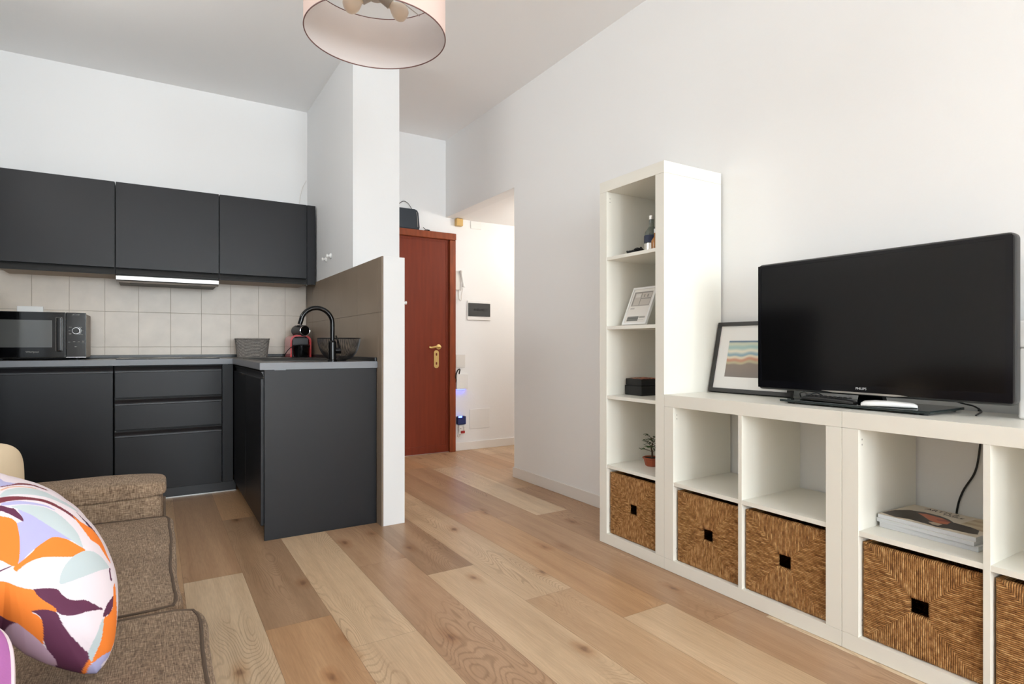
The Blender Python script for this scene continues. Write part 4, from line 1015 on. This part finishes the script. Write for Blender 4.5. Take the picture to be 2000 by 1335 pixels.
# ------------------------------------------------------------------ shelving along the right wall
SX, SB = 1.964, 2.3545
FR, DV = 0.054, 0.017
def shelf_unit(lab, y1, w, h, cols, rows):
    """y1 = far end, runs towards the camera; front at SX"""
    y0 = y1 - w
    u = thing('shelf_unit', lab, 'shelf unit', ((SX + SB) / 2, (y0 + y1) / 2, 0))
    bv = 0.0012
    box_part('top_panel', (SX, y0, h - FR), (SB, y1, h), 'shelf', u, bv)
    box_part('bottom_panel', (SX, y0, 0.001), (SB, y1, FR), 'shelf', u, bv)
    for a in (y0, y1 - FR):
        sd = box_part('side_panel', (SX, a, FR + 0.0004), (SB, a + FR, h - FR - 0.0004), 'shelf', u, bv)
        if a != y0:
            zz = [FR + 0.035, FR + 0.052, h - FR - 0.035, h - FR - 0.052]
            for z_ in zz:
                bm = nb(); bx(bm, (SX + 0.020, a - 0.0008, z_ - 0.0028), (SX + 0.0245, a + 0.002, z_ + 0.0028), 0.001)
                obj('peg_hole', bm, 'ink_mid', sd, world=True)
    cw = (w - 2 * FR - (cols - 1) * DV) / cols; ch = (h - 2 * FR - (rows - 1) * DV) / rows
    cells = []
    for c in range(cols):
        ya = y1 - FR - c * (cw + DV) - cw
        if c: box_part('divider', (SX + 0.001, ya + cw, FR), (SB, ya + cw + DV, h - FR), 'shelf', u, 0.0006)
        for r in range(rows):
            za = FR + r * (ch + DV)
            if r: box_part('shelf_board', (SX + 0.002, ya, za - DV), (SB, ya + cw, za), 'shelf', u, 0.0006)
            cells.append((c, r, ya, ya + cw, za, za + ch))
    return u, {(c, r): q for c, r, *q in cells}
u1, T_ = shelf_unit('tall narrow white open shelf unit with five compartments', 2.316, 0.445, 1.85, 1, 5)
u2, A_ = shelf_unit('low white cube shelf unit with two baskets, next to the tall shelf', 1.870, 0.795, 0.79, 2, 2)
u3, B_ = shelf_unit('low white cube shelf unit at the right edge, holding magazines', 1.074, 0.795, 0.79, 2, 2)

BW, BH, BD = 0.326, 0.311, 0.345
def make_basket():
    r = thing('seagrass_basket', '', 'basket', (0, 0, 0), group='seagrass baskets in the shelves')
    hw, hh = 0.0255, 0.0235
    def edges_(full, hole, n):
        a = [-full / 2 + (full / 2 - hole) * i / n for i in range(n + 1)]
        return a + [-hole + 2 * hole * i / 6 for i in range(1, 6)] + [-q for q in reversed(a)]
    ys_, zs_ = edges_(BW, hw, 34), edges_(BH, hh, 32)
    bm = nb()
    def P(y_, z_, side):
        e = min(1, (BW / 2 - abs(y_)) / 0.008) * min(1, (BH / 2 - abs(z_)) / 0.008)
        inh = max((abs(y_) - hw) / 0.006, (abs(z_) - hh) / 0.006); e2 = max(0, min(1, inh))
        crease = math.exp(-(abs(abs(y_) - abs(z_)) / 0.006) ** 2) * 0.0012
        d = 0.006 * math.sqrt(max(0, min(e, e2))) - crease + 0.0012 * noise.noise(Vector((y_ * 40, z_ * 40, 0)))
        wob_ = 0.0014 * noise.noise(Vector((y_ * 60, z_ * 60, 5)))
        return (-d if side > 0 else 0.010, y_ + (wob_ if abs(abs(y_) - BW / 2) < 1e-4 else 0), z_ + (wob_ if abs(abs(z_) - BH / 2) < 1e-4 else 0))
    G = {}
    for s in (1, -1):
        for i, y_ in enumerate(ys_):
            for j, z_ in enumerate(zs_): G[s, i, j] = bm.verts.new(P(y_, z_, s))
    ni, nj = len(ys_) - 1, len(zs_) - 1
    def hole(i, j): return abs((ys_[i] + ys_[i + 1]) / 2) < hw and abs((zs_[j] + zs_[j + 1]) / 2) < hh
    for i in range(ni):
        for j in range(nj):
            if hole(i, j): continue
            bm.faces.new((G[1, i, j], G[1, i, j + 1], G[1, i + 1, j + 1], G[1, i + 1, j]))
            bm.faces.new((G[-1, i, j], G[-1, i + 1, j], G[-1, i + 1, j + 1], G[-1, i, j + 1]))
    bed = [e for e in bm.edges if len(e.link_faces) == 1]
    fr_ = {v: None for e in bed for v in e.verts}
    inv = {v: k for k, v in G.items()}
    for e in bed:
        ka, kb = inv[e.verts[0]], inv[e.verts[1]]
        if ka[0] == 1:
            bm.faces.new((G[ka], G[kb], G[(-1,) + kb[1:]], G[(-1,) + ka[1:]]))
    for v in [v for v in bm.verts if not v.link_faces]: bm.verts.remove(v)
    bmesh.ops.recalc_face_normals(bm, faces=bm.faces)
    obj('front_panel', bm, 'seagrass', r, smooth=True, angle=60)
    for nm, lo, hi in (('side_wall', (0.010, -BW / 2, -BH / 2), (BD - 0.01, -BW / 2 + 0.010, BH / 2)), ('side_wall', (0.010, BW / 2 - 0.010, -BH / 2), (BD - 0.01, BW / 2, BH / 2)), ('back_wall', (BD - 0.01, -BW / 2, -BH / 2), (BD, BW / 2, BH / 2)), ('bottom', (0.010, -BW / 2 + 0.010, -BH / 2), (BD - 0.01, BW / 2 - 0.010, -BH / 2 + 0.008))):
        obj(nm, bx(nb(), lo, hi, 0.002), 'seagrass', r, smooth=True)
    return r
basket0 = make_basket()
def place(root, loc, lab, first, rz=0.0):
    if first:
        r = root
    else:
        r = root.copy(); col.objects.link(r)
        for ch in list(root.children):
            c = ch.copy(); col.objects.link(c); c.parent = r
    r.location = loc; r.rotation_euler = (0, 0, rz); r['label'] = lab
    return r
for i, (q, lab) in enumerate(((T_[0, 0], 'square seagrass basket at the bottom of the tall white shelf'), (A_[0, 0], 'square seagrass basket nearest the tall shelf, in the first low unit'), (A_[1, 0], 'square seagrass basket in the right-hand compartment of the first low unit'), (B_[0, 0], 'square seagrass basket directly below the magazines'), (B_[1, 0], 'square seagrass basket cut off by the right edge of the photo'))):
    ya, yb, za, zb = q
    place(basket0, (SX + 0.022, (ya + yb) / 2 + (0, -0.002, 0.001, 0, -0.001)[i], za + BH / 2 + 0.001), lab, i == 0)

# ------------------------------------------------------------------ television
TVA = Vector((2.150, 1.527)); TVB = Vector((2.150, 0.669))
tdir = (TVB - TVA).normalized()
tv = thing('television', 'large black flat-screen television on a dark glass stand on the low shelves', 'television', (TVA.x, TVA.y, 0), math.atan2(tdir.y, tdir.x))
TW, TZ0, TZ1 = 0.858, 0.8315, 1.346
def rr_at(w, h, r, cx2, cz2, k=6): return [(cx2 + q[0], cz2 + q[1]) for q in rrect(w, h, r, k)]
bm = nb()
loops = []
for ins, y_, rr2 in ((0.010, 0.0, 0.012), (0.003, 0.002, 0.018), (0.0, 0.008, 0.020), (0.0, 0.030, 0.020), (0.012, 0.040, 0.02)):
    loops.append([bm.verts.new((q[0], y_, q[1])) for q in rr_at(TW - 2 * ins, TZ1 - TZ0 - 2 * ins, rr2, TW / 2, (TZ0 + TZ1) / 2)])
for a, b2 in zip(loops, loops[1:]):
    for i in range(len(a)): bm.faces.new((a[i], a[(i + 1) % len(a)], b2[(i + 1) % len(a)], b2[i]))
bm.faces.new(loops[0]); bm.faces.new(list(reversed(loops[-1])))
bmesh.ops.recalc_face_normals(bm, faces=bm.faces)
obj('housing', bm, 'tv_side', tv, smooth=True)
bm = nb()
sx0, sx1, sz0, sz1 = 0.020, 0.833, 0.867, 1.327
o_ = rr_at(TW - 0.014, TZ1 - TZ0 - 0.014, 0.013, TW / 2, (TZ0 + TZ1) / 2)
# bezel = four bars round the screen (glossy)
for lo, hi in (((0.0075, -0.004, TZ0 + 0.008), (TW - 0.0075, 0.001, sz0)), ((0.0075, -0.004, sz1), (TW - 0.0075, 0.001, TZ1 - 0.0075)), ((0.0075, -0.004, sz0), (sx0, 0.001, sz1)), ((sx1, -0.004, sz0), (TW - 0.0075, 0.001, sz1))):
    bx(bm, lo, hi)
bz = obj('bezel', bm, 'bezel', tv)
obj('screen', bx(nb(), (sx0, -0.0022, sz0), (sx1, 0.0005, sz1)), 'screen', tv)
bm = nb(); prism(bm, [(0.278, 0.8425), (0.32, 0.8375), (0.53, 0.8365), (0.572, 0.8405), (0.53, 0.8430), (0.32, 0.8435)], 1, -0.007, -0.0035); obj('silver_strip', bm, 'silver', bz)
lettering('PHILIPS', 0.0118, 'text_grey', bz, Matrix.Translation((0.421, -0.0042, 0.8565)) @ Matrix.Rotation(PI / 2, 4, 'X'))
bm = nb(); bx(bm, (0.10, 0.0405, 0.87), (0.76, 0.068, 1.24), 0.012, 3); obj('rear_housing', bm, 'black_matt', tv, smooth=True)
bm = nb(); prism(bm, [(0.385, 0.8055), (0.475, 0.8055), (0.462, 0.870), (0.398, 0.870)], 1, 0.0405, 0.068); obj('stand_neck', bm, 'black_gloss', tv)
ob = obj('stand_base', bx(nb(), (2.055, 0.852, 0.7962), (2.300, 1.362, 0.8052), 0.002), 'stand_glass', tv, world=True, smooth=True)
bm = nb()
for x_, y_ in ((2.08, 0.88), (2.08, 1.33), (2.275, 0.88), (2.275, 1.33)): lathe(bm, [(0.012, 0.7903), (0.012, 0.7961)], (x_, y_, 0), 14)
obj('stand_foot', bm, 'black_matt', ob, world=True)
# power lead down behind the shelf
bm = nb(); tube(bm, smooth_path([(2.3603, 0.835, 0.80), (2.3603, 0.828, 0.73), (2.3603, 0.830, 0.681), (2.3603, 0.844, 0.586), (2.3603, 0.880, 0.509), (2.3603, 0.898, 0.43), (2.3603, 0.90, 0.30)], 6), 0.0033, 8)
tag(obj('power_cable', bm, 'black', smooth=True), 'black cable hanging behind the compartment with the magazines', 'cable')
bm = nb(); tube(bm, smooth_path([(2.25, 0.95, 0.865), (2.29, 0.91, 0.835), (2.328, 0.870, 0.8155), (2.338, 0.842, 0.808), (2.335, 0.823, 0.798), (2.315, 0.811, 0.7930), (2.25, 0.795, 0.7928), (2.18, 0.778, 0.7928)], 8), 0.0026, 8)
tag(obj('antenna_cable', bm, 'black', smooth=True), 'thin black cable looping out beneath the right end of the television', 'cable')
bm = nb(); tube(bm, smooth_path([(2.16, 1.34, 0.809), (2.13, 1.325, 0.826), (2.10, 1.29, 0.834), (2.085, 1.265, 0.828), (2.12, 1.25, 0.832), (2.16, 1.245, 0.815)], 6), 0.0022, 8)
tag(obj('loose_cable', bm, 'black', smooth=True), 'thin black loop of cable behind the black remote control', 'cable')
# remotes
def remote(name, lab, a, b2, w, h, m_, keys=True):
    d = Vector((b2[0] - a[0], b2[1] - a[1])); Ln = d.length
    r = thing(name, lab, 'remote control', ((a[0] + b2[0]) / 2, (a[1] + b2[1]) / 2, 0.8055), math.atan2(d.y, d.x))
    bm = nb()
    prof = [(-Ln / 2, h * 0.55, w * 0.30), (-Ln / 2 + 0.01, h * 0.85, w * 0.44), (-Ln / 4, h, w * 0.5), (0, h, w * 0.5), (Ln / 4, h * 0.9, w * 0.47), (Ln / 2 - 0.01, h * 0.75, w * 0.42), (Ln / 2, h * 0.45, w * 0.30)]
    rings = []
    for x_, hh_, ww in prof:
        rings.append([bm.verts.new((x_, ww * math.copysign(abs(math.cos(t)) ** 0.6, math.cos(t)), hh_ / 2 + hh_ / 2 * math.copysign(abs(math.sin(t)) ** 0.7, math.sin(t)))) for t in [2 * PI * k / 20 for k in range(20)]])
    for p_, q_ in zip(rings, rings[1:]):
        for k in range(20): bm.faces.new((p_[k], p_[(k + 1) % 20], q_[(k + 1) % 20], q_[k]))
    bm.faces.new(rings[0]); bm.faces.new(rings[-1]); bmesh.ops.recalc_face_normals(bm, faces=bm.faces)
    obj('body', bm, m_, r, smooth=True)
    if keys:
        bm = nb()
        for i in range(9):
            for j in (-1, 0, 1):
                x_ = -Ln / 2 + 0.025 + i * (Ln - 0.05) / 8
                bx(bm, (x_ - 0.004, j * w * 0.26 - 0.003, h * 0.9), (x_ + 0.004, j * w * 0.26 + 0.003, h + 0.0022), 0.0008)
        obj('keys', bm, 'black_matt' if m_ == 'black' else 'white_pl', r)
    return r
remote('remote_control', 'long black remote control lying on the glass television stand', (2.085, 1.285), (2.070, 1.085), 0.046, 0.020, 'black')
remote('remote_control', 'white remote control lying on the glass television stand', (2.062, 1.062), (2.122, 0.915), 0.052, 0.020, 'white_pl', False)
# white device at the right edge
wd = thing('air_freshener_box', 'tall white plastic device behind the right end of the television', 'device', (2.27, 0.60, 0.79))
bm = nb(); bx(bm, (2.205, 0.49, 0.7905), (2.335, 0.683, 1.003), 0.008, 3); obj('body', bm, 'white_pl', wd, world=True, smooth=True)
bm = nb(); bx(bm, (2.203, 0.488, 1.0045), (2.337, 0.685, 1.085), 0.008, 3); obj('lid', bm, 'white_pl', wd, world=True, smooth=True)

# framed print leaning on the wall
pf = thing('picture_frame', 'black framed picture with white mount leaning beside the television', 'picture', (2.256, 1.655, 0.7905))
def lean_frame(root, p0, p1, top_dx, h, fw, th):
    """p0, p1: bottom corners (left far, right near) ; returns matrix: local x along the bottom, y up the face, z out of the face"""
    u = Vector((p1[0] - p0[0], p1[1] - p0[1], 0)); w = u.length; u.normalize()
    out = Vector((u.y, -u.x, 0))
    if out.x > 0: out = -out
    up = (Vector((0, 0, 1)) * math.sqrt(h * h - top_dx * top_dx) - out * top_dx).normalized()
    n = u.cross(up)
    if n.dot(out) < 0: n = -n
    return Matrix(((u.x, up.x, n.x, p0[0]), (u.y, up.y, n.y, p0[1]), (u.z, up.z, n.z, p0[2]), (0, 0, 0, 1))), w
def in_frame(bm, Mx): bmesh.ops.transform(bm, matrix=Mx, verts=bm.verts); bmesh.ops.recalc_face_normals(bm, faces=bm.faces); return bm
Mx, w = lean_frame(pf, (2.252, 1.862, 0.795), (2.268, 1.452, 0.795), 0.080, 0.336, 0, 0)
h = 0.336; fw = 0.018
bm = nb()
for lo, hi in (((0, 0, -0.02), (w, fw, 0.004)), ((0, h - fw, -0.02), (w, h, 0.004)), ((0, fw, -0.02), (fw, h - fw, 0.004)), ((w - fw, fw, -0.02), (w, h - fw, 0.004))):
    bx(bm, lo, hi, 0.001)
obj('frame', in_frame(bm, Mx), 'frame_black', pf, world=True, smooth=True)
bm = bx(nb(), (fw, fw, -0.012), (w - fw, h - fw, -0.004)); obj('mount', in_frame(bm, Mx), 'mat_white', pf, world=True)
px0, px1, py0, py1 = 0.072, w - 0.072, 0.074, 0.246
bm = gridsheet(120, 90, lambda a, b2: (px0 + (px1 - px0) * a, py0 + (py1 - py0) * b2, -0.0035))
pr_ = obj('print', bm, 'print', None)
def abstract(co):
    a = (co.x - px0) / (px1 - px0); b2 = (co.y - py0) / (py1 - py0)
    wv_ = 0.03 * math.sin(a * 9) + 0.02 * math.sin(a * 23 + 1)
    wv_ *= (1 - abs(2 * b2 - 1))
    st = [(0.0, (138, 130, 126)), (0.34, (146, 134, 126)), (0.40, (188, 180, 150)), (0.48, (198, 150, 128)), (0.56, (226, 214, 192)), (0.62, (150, 176, 188)), (0.72, (226, 222, 204)), (0.82, (168, 196, 192)), (0.92, (206, 210, 190)), (1.0, (98, 120, 146))]
    t = min(1, max(0, b2 + wv_))
    for (t0, c0), (t1, c1) in zip(st, st[1:]):
        if t <= t1:
            f_ = (t - t0) / (t1 - t0); f_ = f_ * f_ * (3 - 2 * f_)
            return S(*[c0[i_] * (1 - f_) + c1[i_] * f_ for i_ in range(3)])
    return S(98, 120, 146)
paint(pr_.data, abstract)
pr_.data.transform(Matrix.Translation(-pf.location) @ Mx); pr_.parent = pf

# ------------------------------------------------------------------ things in the tall shelf
# small framed plan
tzz = {r: T_[0, r][2] for r in range(5)}
pl2 = thing('picture_frame', 'small white frame with a grey plan drawing leaning in the tall shelf', 'picture', (2.03, 2.135, tzz[3]))
Mx2, w2 = lean_frame(pl2, (2.020, 2.210, tzz[3] + 0.0055), (2.020, 2.043, tzz[3] + 0.0055), 0.085, 0.208, 0, 0)
h2 = 0.208
bm = nb()
for lo, hi in (((0, 0, -0.01), (w2, 0.010, 0.004)), ((0, h2 - 0.010, -0.01), (w2, h2, 0.004)), ((0, 0.010, -0.01), (0.010, h2 - 0.010, 0.004)), ((w2 - 0.010, 0.010, -0.01), (w2, h2 - 0.010, 0.004))): bx(bm, lo, hi, 0.001)
obj('frame', in_frame(bm, Mx2), 'white_pl', pl2, world=True, smooth=True)
bm = bx(nb(), (0.010, 0.010, -0.006), (w2 - 0.010, h2 - 0.010, -0.001)); obj('backing', in_frame(bm, Mx2), 'white_pl2', pl2, world=True)
bm = gridsheet(90, 110, lambda a, b2: (0.0105 + (w2 - 0.021) * a, 0.0105 + (h2 - 0.021) * b2, -0.0005))
sheet = obj('sheet', bm, 'print', None)
def plan(co):
    a = (co.x - 0.0105) / (w2 - 0.021); b2 = (co.y - 0.0105) / (h2 - 0.021)
    W1 = S(226, 223, 217)
    if 0.06 < a < 0.93 and 0.50 < b2 < 0.92:
        c = S(196, 190, 182)
        if a < 0.13 or b2 > 0.89 or (0.42 < a < 0.45) or (abs(b2 - 0.72) < 0.012 and a > 0.45): c = S(150, 147, 142)
        if (0.55 < a < 0.60 or 0.70 < a < 0.76) and 0.76 < b2 < 0.84: c = S(140, 138, 134)
        if 0.16 < a < 0.38 and 0.76 < b2 < 0.86: c = S(214, 211, 205)
        if a > 0.90 or b2 < 0.52: c = S(166, 162, 156)
        return c
    if 0.08 < a < 0.28 and 0.40 < b2 < 0.45: return S(190, 188, 184)
    if 0.08 < a < 0.62 and 0.05 < b2 < 0.19: return S(112, 112, 108) if int(b2 * 60) % 3 else S(140, 140, 136)
    if 0.64 < a < 0.92 and (0.13 < b2 < 0.19): return S(168, 166, 160)
    if 0.64 < a < 0.88 and (0.08 < b2 < 0.10): return S(196, 194, 190)
    return W1
paint(sheet.data, plan)
sheet.data.transform(Matrix.Translation(-pl2.location) @ Mx2); sheet.parent = pl2
# bottles and dark bundle on the top compartment
z4 = tzz[4]
bt = thing('bottle', 'clear glass bottle with dark blue label in the top compartment', 'bottle', (2.135, 2.118, z4))
bm = nb(); lathe(bm, [(0.030, 0.0005), (0.036, 0.006), (0.036, 0.100), (0.032, 0.122), (0.017, 0.142), (0.0125, 0.150), (0.0125, 0.186), (0.010, 0.187)], n=32); obj('glass_body', bm, 'glass_bottle', bt, smooth=True)
bm = nb(); lathe(bm, [(0.0365, 0.012), (0.0368, 0.014), (0.0368, 0.060), (0.0365, 0.062)], n=32, caps=False); obj('lower_label', bm, 'silver', bt, smooth=True)
bm = nb(); lathe(bm, [(0.0365, 0.066), (0.0369, 0.068), (0.0369, 0.100), (0.0362, 0.103)], n=32, caps=False); obj('label', bm, 'blue_label', bt, smooth=True)
bm = nb(); lathe(bm, [(0.0135, 0.184), (0.0140, 0.186), (0.0140, 0.203), (0.012, 0.205)], n=24); obj('cap', bm, 'silver', bt, smooth=True)
bt2 = thing('bottle', 'small amber bottle partly hidden behind the shelf side, right of the clear bottle', 'bottle', (2.085, 2.040, z4))
bm = nb(); lathe(bm, [(0.020, 0.0005), (0.022, 0.004), (0.022, 0.060), (0.009, 0.080), (0.008, 0.100)], n=24); obj('glass_body', bm, 'amber', bt2, smooth=True)
bm = nb(); lathe(bm, [(0.0090, 0.099), (0.0095, 0.118), (0.008, 0.120)], n=20); obj('cap', bm, 'paper', bt2, smooth=True)
bt3 = thing('bottle', 'dark green bottle at the back of the top compartment', 'bottle', (2.225, 2.075, z4))
bm = nb(); lathe(bm, [(0.030, 0.0005), (0.034, 0.006), (0.034, 0.13), (0.014, 0.165), (0.013, 0.205)], n=28); obj('glass_body', bm, 'green_glass', bt3, smooth=True)
bm = nb(); lathe(bm, [(0.0138, 0.204), (0.0142, 0.224), (0.012, 0.226)], n=24); obj('cap', bm, 'black', bt3, smooth=True)
bm = nb(); rr3 = random.Random(5); pts = []
for k in range(26):
    a = k * 1.9; pts.append((2.03 + 0.022 * math.sin(a * 1.3), 2.175 - k * 0.0042 + 0.012 * math.sin(a), z4 + 0.0085 + 0.0065 * (1 + math.sin(a * 0.7)) + (0.004 if k > 14 else 0)))
tube(bm, smooth_path(pts, 4), 0.0048, 7)
tag(obj('cord_bundle', bm, 'black_matt', smooth=True), 'small dark bundle of cord beside the bottle on the top compartment', 'cord')
# black box
bb = thing('black_box', 'small two-tier black box with an orange-brown patterned lid in the tall shelf', 'box', (2.150, 2.190, tzz[2]), math.radians(-2))
bm = bx(nb(), (-0.070, -0.062, 0.0005), (0.070, 0.062, 0.050), 0.002); obj('lower_tray', bm, 'black_matt', bb, smooth=True)
bm = bx(nb(), (-0.067, -0.059, 0.0505), (0.067, 0.059, 0.084), 0.002); obj('upper_tray', bm, 'black_matt', bb, smooth=True)
bm = gridsheet(50, 50, lambda a, b2: (-0.064 + 0.128 * a, -0.056 + 0.112 * b2, 0.0845 + 0.0045 * (1 - (2 * a - 1) ** 4) * (1 - (2 * b2 - 1) ** 4) + 0.0016 * noise.noise(Vector((a * 9, b2 * 9, 2)))))
lid = obj('patterned_lid', bm, 'print_gloss', bb, smooth=True)
def lidc(co):
    v_ = noise.noise(Vector((co.x * 60, co.y * 60, 1)))
    return S(206, 120, 66) if v_ > 0.15 else (S(150, 60, 44) if v_ > -0.1 else S(70, 36, 30))
paint(lid.data, lidc)
# plant
z1 = tzz[1]
pt_ = thing('potted_plant', 'small green bonsai-like plant in a terracotta pot in the tall shelf', 'plant', (2.135, 2.115, z1))
bm = nb(); lathe(bm, [(0.030, 0.0005), (0.033, 0.004), (0.041, 0.034), (0.047, 0.038), (0.047, 0.044), (0.041, 0.044), (0.039, 0.038)], n=8, caps=True); obj('pot', bm, 'terracotta', pt_)
bm = nb(); lathe(bm, [(0.038, 0.035), (0.038, 0.0395)], n=16); obj('soil', bm, 'soil', pt_)
bm = nb(); rl = random.Random(11); tips = []
tube(bm, smooth_path([(0, 0, 0.04), (0.004, 0.002, 0.065), (-0.004, 0.0, 0.09), (0.002, -0.003, 0.115)], 4), [0.0055 - 0.003 * i / 12 for i in range(13)], 8)
for k in range(15):
    a = k * 2.4; z_ = 0.070 + 0.0052 * k; ln = 0.050 * rl.uniform(0.7, 1.15) * (1 - k * 0.02)
    e_ = (ln * math.cos(a), ln * math.sin(a), z_ + rl.uniform(-0.004, 0.022))
    tube(bm, [(0, 0, z_ - 0.004), (e_[0] * 0.5, e_[1] * 0.5, z_ + 0.006), e_], [0.0016, 0.0012, 0.0008], 5)
    tips.append(((0, 0, z_), e_, a))
obj('stem', bm, 'stem', pt_, smooth=True)
bm = nb()
for s_, e_, a in tips:
    for j in range(6):
        t = 0.35 + 0.65 * j / 5; c = Vector(s_).lerp(Vector(e_), t)
        d = Vector((math.cos(a + (1.1 if j % 2 else -1.1)), math.sin(a + (1.1 if j % 2 else -1.1)), rl.uniform(-0.4, 0.5))).normalized()
        L2 = rl.uniform(0.019, 0.027); sd = d.cross(Vector((0, 0, 1))).normalized() * L2 * 0.28; upv = Vector((0, 0, 0.0016))
        q = [bm.verts.new(c), bm.verts.new(c + d * L2 * 0.5 + sd), bm.verts.new(c + d * L2), bm.verts.new(c + d * L2 * 0.5 - sd), bm.verts.new(c + d * L2 * 0.5 - upv)]
        for i in range(4): bm.faces.new((q[i], q[(i + 1) % 4], q[4]))
obj('foliage', bm, 'leaf', pt_)

# ------------------------------------------------------------------ magazines
zq = B_[0, 1][2]
ma = math.radians(-4.5)
labs = ['white-edged magazine at the bottom of the stack below the television', 'white-edged magazine in the middle of the stack below the television', 'magazine with a dark figure and orange patch on its cover, top of the stack']
cz = zq + 0.0004
for i, (th_, dx, dy, rz) in enumerate(((0.0165, 0.004, -0.004, 0.01), (0.0125, 0.0, 0.002, -0.012), (0.0135, 0.003, 0.0, 0.0))):
    t_ = thing('magazine', labs[i], 'magazine', (2.172 + dx, 0.866 + dy, cz), rz + math.radians(-3.5), group=None)
    obj('pages', bx(nb(), (-0.112, -0.140, 0), (0.112, 0.140, th_ - 0.0006), 0.0004, 1), 'paper_edge', t_)
    if i == 2:
        bm = gridsheet(150, 190, lambda a, b2: (-0.1125 + 0.225 * a, 0.1405 - 0.281 * b2, th_ - 0.0002 + 0.0004 * a))
        bmesh.ops.reverse_faces(bm, faces=bm.faces)
        cvr = obj('cover', bm, 'print_gloss', t_)
        D = [(0.10, 0.0), (0.42, 0.02), (0.60, 0.10), (0.68, 0.25), (0.66, 0.42), (0.60, 0.52), (0.48, 0.62), (0.44, 0.80), (0.38, 0.90), (0.16, 0.96), (0.12, 0.90), (0.10, 0.70), (0.04, 0.62), (0.08, 0.48), (0.10, 0.30), (0.04, 0.18)]
        O_ = [(0.55, 0.22), (0.60, 0.30), (0.56, 0.48), (0.46, 0.60), (0.30, 0.62), (0.24, 0.55), (0.30, 0.44), (0.42, 0.34)]
        N_ = [(0.20, 0.47), (0.26, 0.50), (0.24, 0.60), (0.12, 0.60), (0.12, 0.54)]
        def mg(co):
            a = (co.x + 0.1125) / 0.225; b2 = (0.1405 - co.y) / 0.281
            if inpoly(a, b2, N_): return S(196, 178, 158)
            if inpoly(a, b2, O_): return S(186, 98, 60) if noise.noise(co * 30) > -0.1 else S(150, 60, 40)
            if inpoly(a, b2, D): return S(46, 38, 34)
            if b2 > 0.68 and a > 0.35: return S(182, 160, 128) if int(a * 9) % 2 else S(202, 188, 160)
            return S(214, 204, 188)
        paint(cvr.data, mg)
        Mt = Matrix.Translation((0.088, 0.04, th_ + 0.0004)) @ Matrix.Rotation(-PI / 2, 4, 'Z')
        lettering('ARTFUL', 0.030, 'ink', cvr, Mt, extrude=0.0001)
        lettering('TABLE', 0.022, 'ink', cvr, Matrix.Translation((0.063, 0.0, th_ + 0.0004)) @ Matrix.Rotation(-PI / 2, 4, 'Z'), extrude=0.0001)
    else:
        obj('cover', bx(nb(), (-0.1125, -0.1405, th_ - 0.0006), (0.1125, 0.1405, th_ - 0.0001)), 'paper', t_)
    cz += th_ + 0.0003

# ------------------------------------------------------------------ pendant lamp
LXp, LYp, LZ0, LZ1, LR = 0.688, 2.053, 2.135, 2.335, 0.25
lp_ = thing('pendant_lamp', 'round dusty pink drum lampshade with three bulbs hanging from the ceiling', 'lamp', (LXp, LYp, LZ0))
bm = nb(); lathe(bm, [(LR, 0.0), (LR, 0.20)], n=96, caps=False); sh = obj('lamp_shade', bm, 'shade', lp_, smooth=True)
bm = nb(); lathe(bm, [(LR - 0.0015, 0.20), (LR - 0.0015, 0.0)], n=96, caps=False); obj('liner', bm, 'liner', sh, smooth=True)
for z_ in (0.0, 0.20):
    bm = nb(); tube(bm, [((LR - 0.0006) * math.cos(2 * PI * t / 96), (LR - 0.0006) * math.sin(2 * PI * t / 96), z_) for t in range(96)], 0.0022, 8, True)
    obj('rim', bm, 'rim', sh, smooth=True)
bm = nb()
for k in range(3):
    a = 2 * PI * k / 3 + 0.5
    tube(bm, [(0.03 * math.cos(a), 0.03 * math.sin(a), 0.196), ((LR - 0.002) * math.cos(a), (LR - 0.002) * math.sin(a), 0.196)], 0.002, 6)
obj('spider_frame', bm, 'socket', lp_, smooth=True)
bm = nb(); lathe(bm, [(0.002, 0.135), (0.030, 0.137), (0.034, 0.145), (0.034, 0.185), (0.020, 0.20), (0.005, 0.205)], n=24); obj('hub', bm, 'socket', lp_, smooth=True)
for d in ((-0.078, 0.030, -0.052), (0.086, -0.014, -0.055), (-0.004, -0.090, -0.030)):
    d = Vector(d).normalized(); c = Vector((0, 0, 0.160))
    bm = nb(); tube(bm, [c + d * 0.012, c + d * 0.03, c + d * 0.062], [0.016, 0.019, 0.019], 18); so = obj('lamp_holder', bm, 'socket', lp_, smooth=True)
    bm = nb()
    prof = [(0.058, 0.013), (0.068, 0.0145), (0.078, 0.022), (0.090, 0.029), (0.104, 0.0315), (0.118, 0.028), (0.128, 0.019), (0.132, 0.007)]
    tube(bm, [c + d * q[0] for q in prof], [q[1] for q in prof], 22); obj('bulb', bm, 'bulb', so, smooth=True)
bm = nb(); tube(bm, [(0, 0, 0.20), (0, 0, CZ - LZ0 - 0.02)], 0.003, 8); obj('cord', bm, 'white_pl', lp_, smooth=True)
bm = nb(); lathe(bm, [(0.012, CZ - LZ0 - 0.04), (0.045, CZ - LZ0 - 0.022), (0.05, CZ - LZ0 - 0.001)], n=28); obj('ceiling_rose', bm, 'white_pl', lp_, smooth=True)
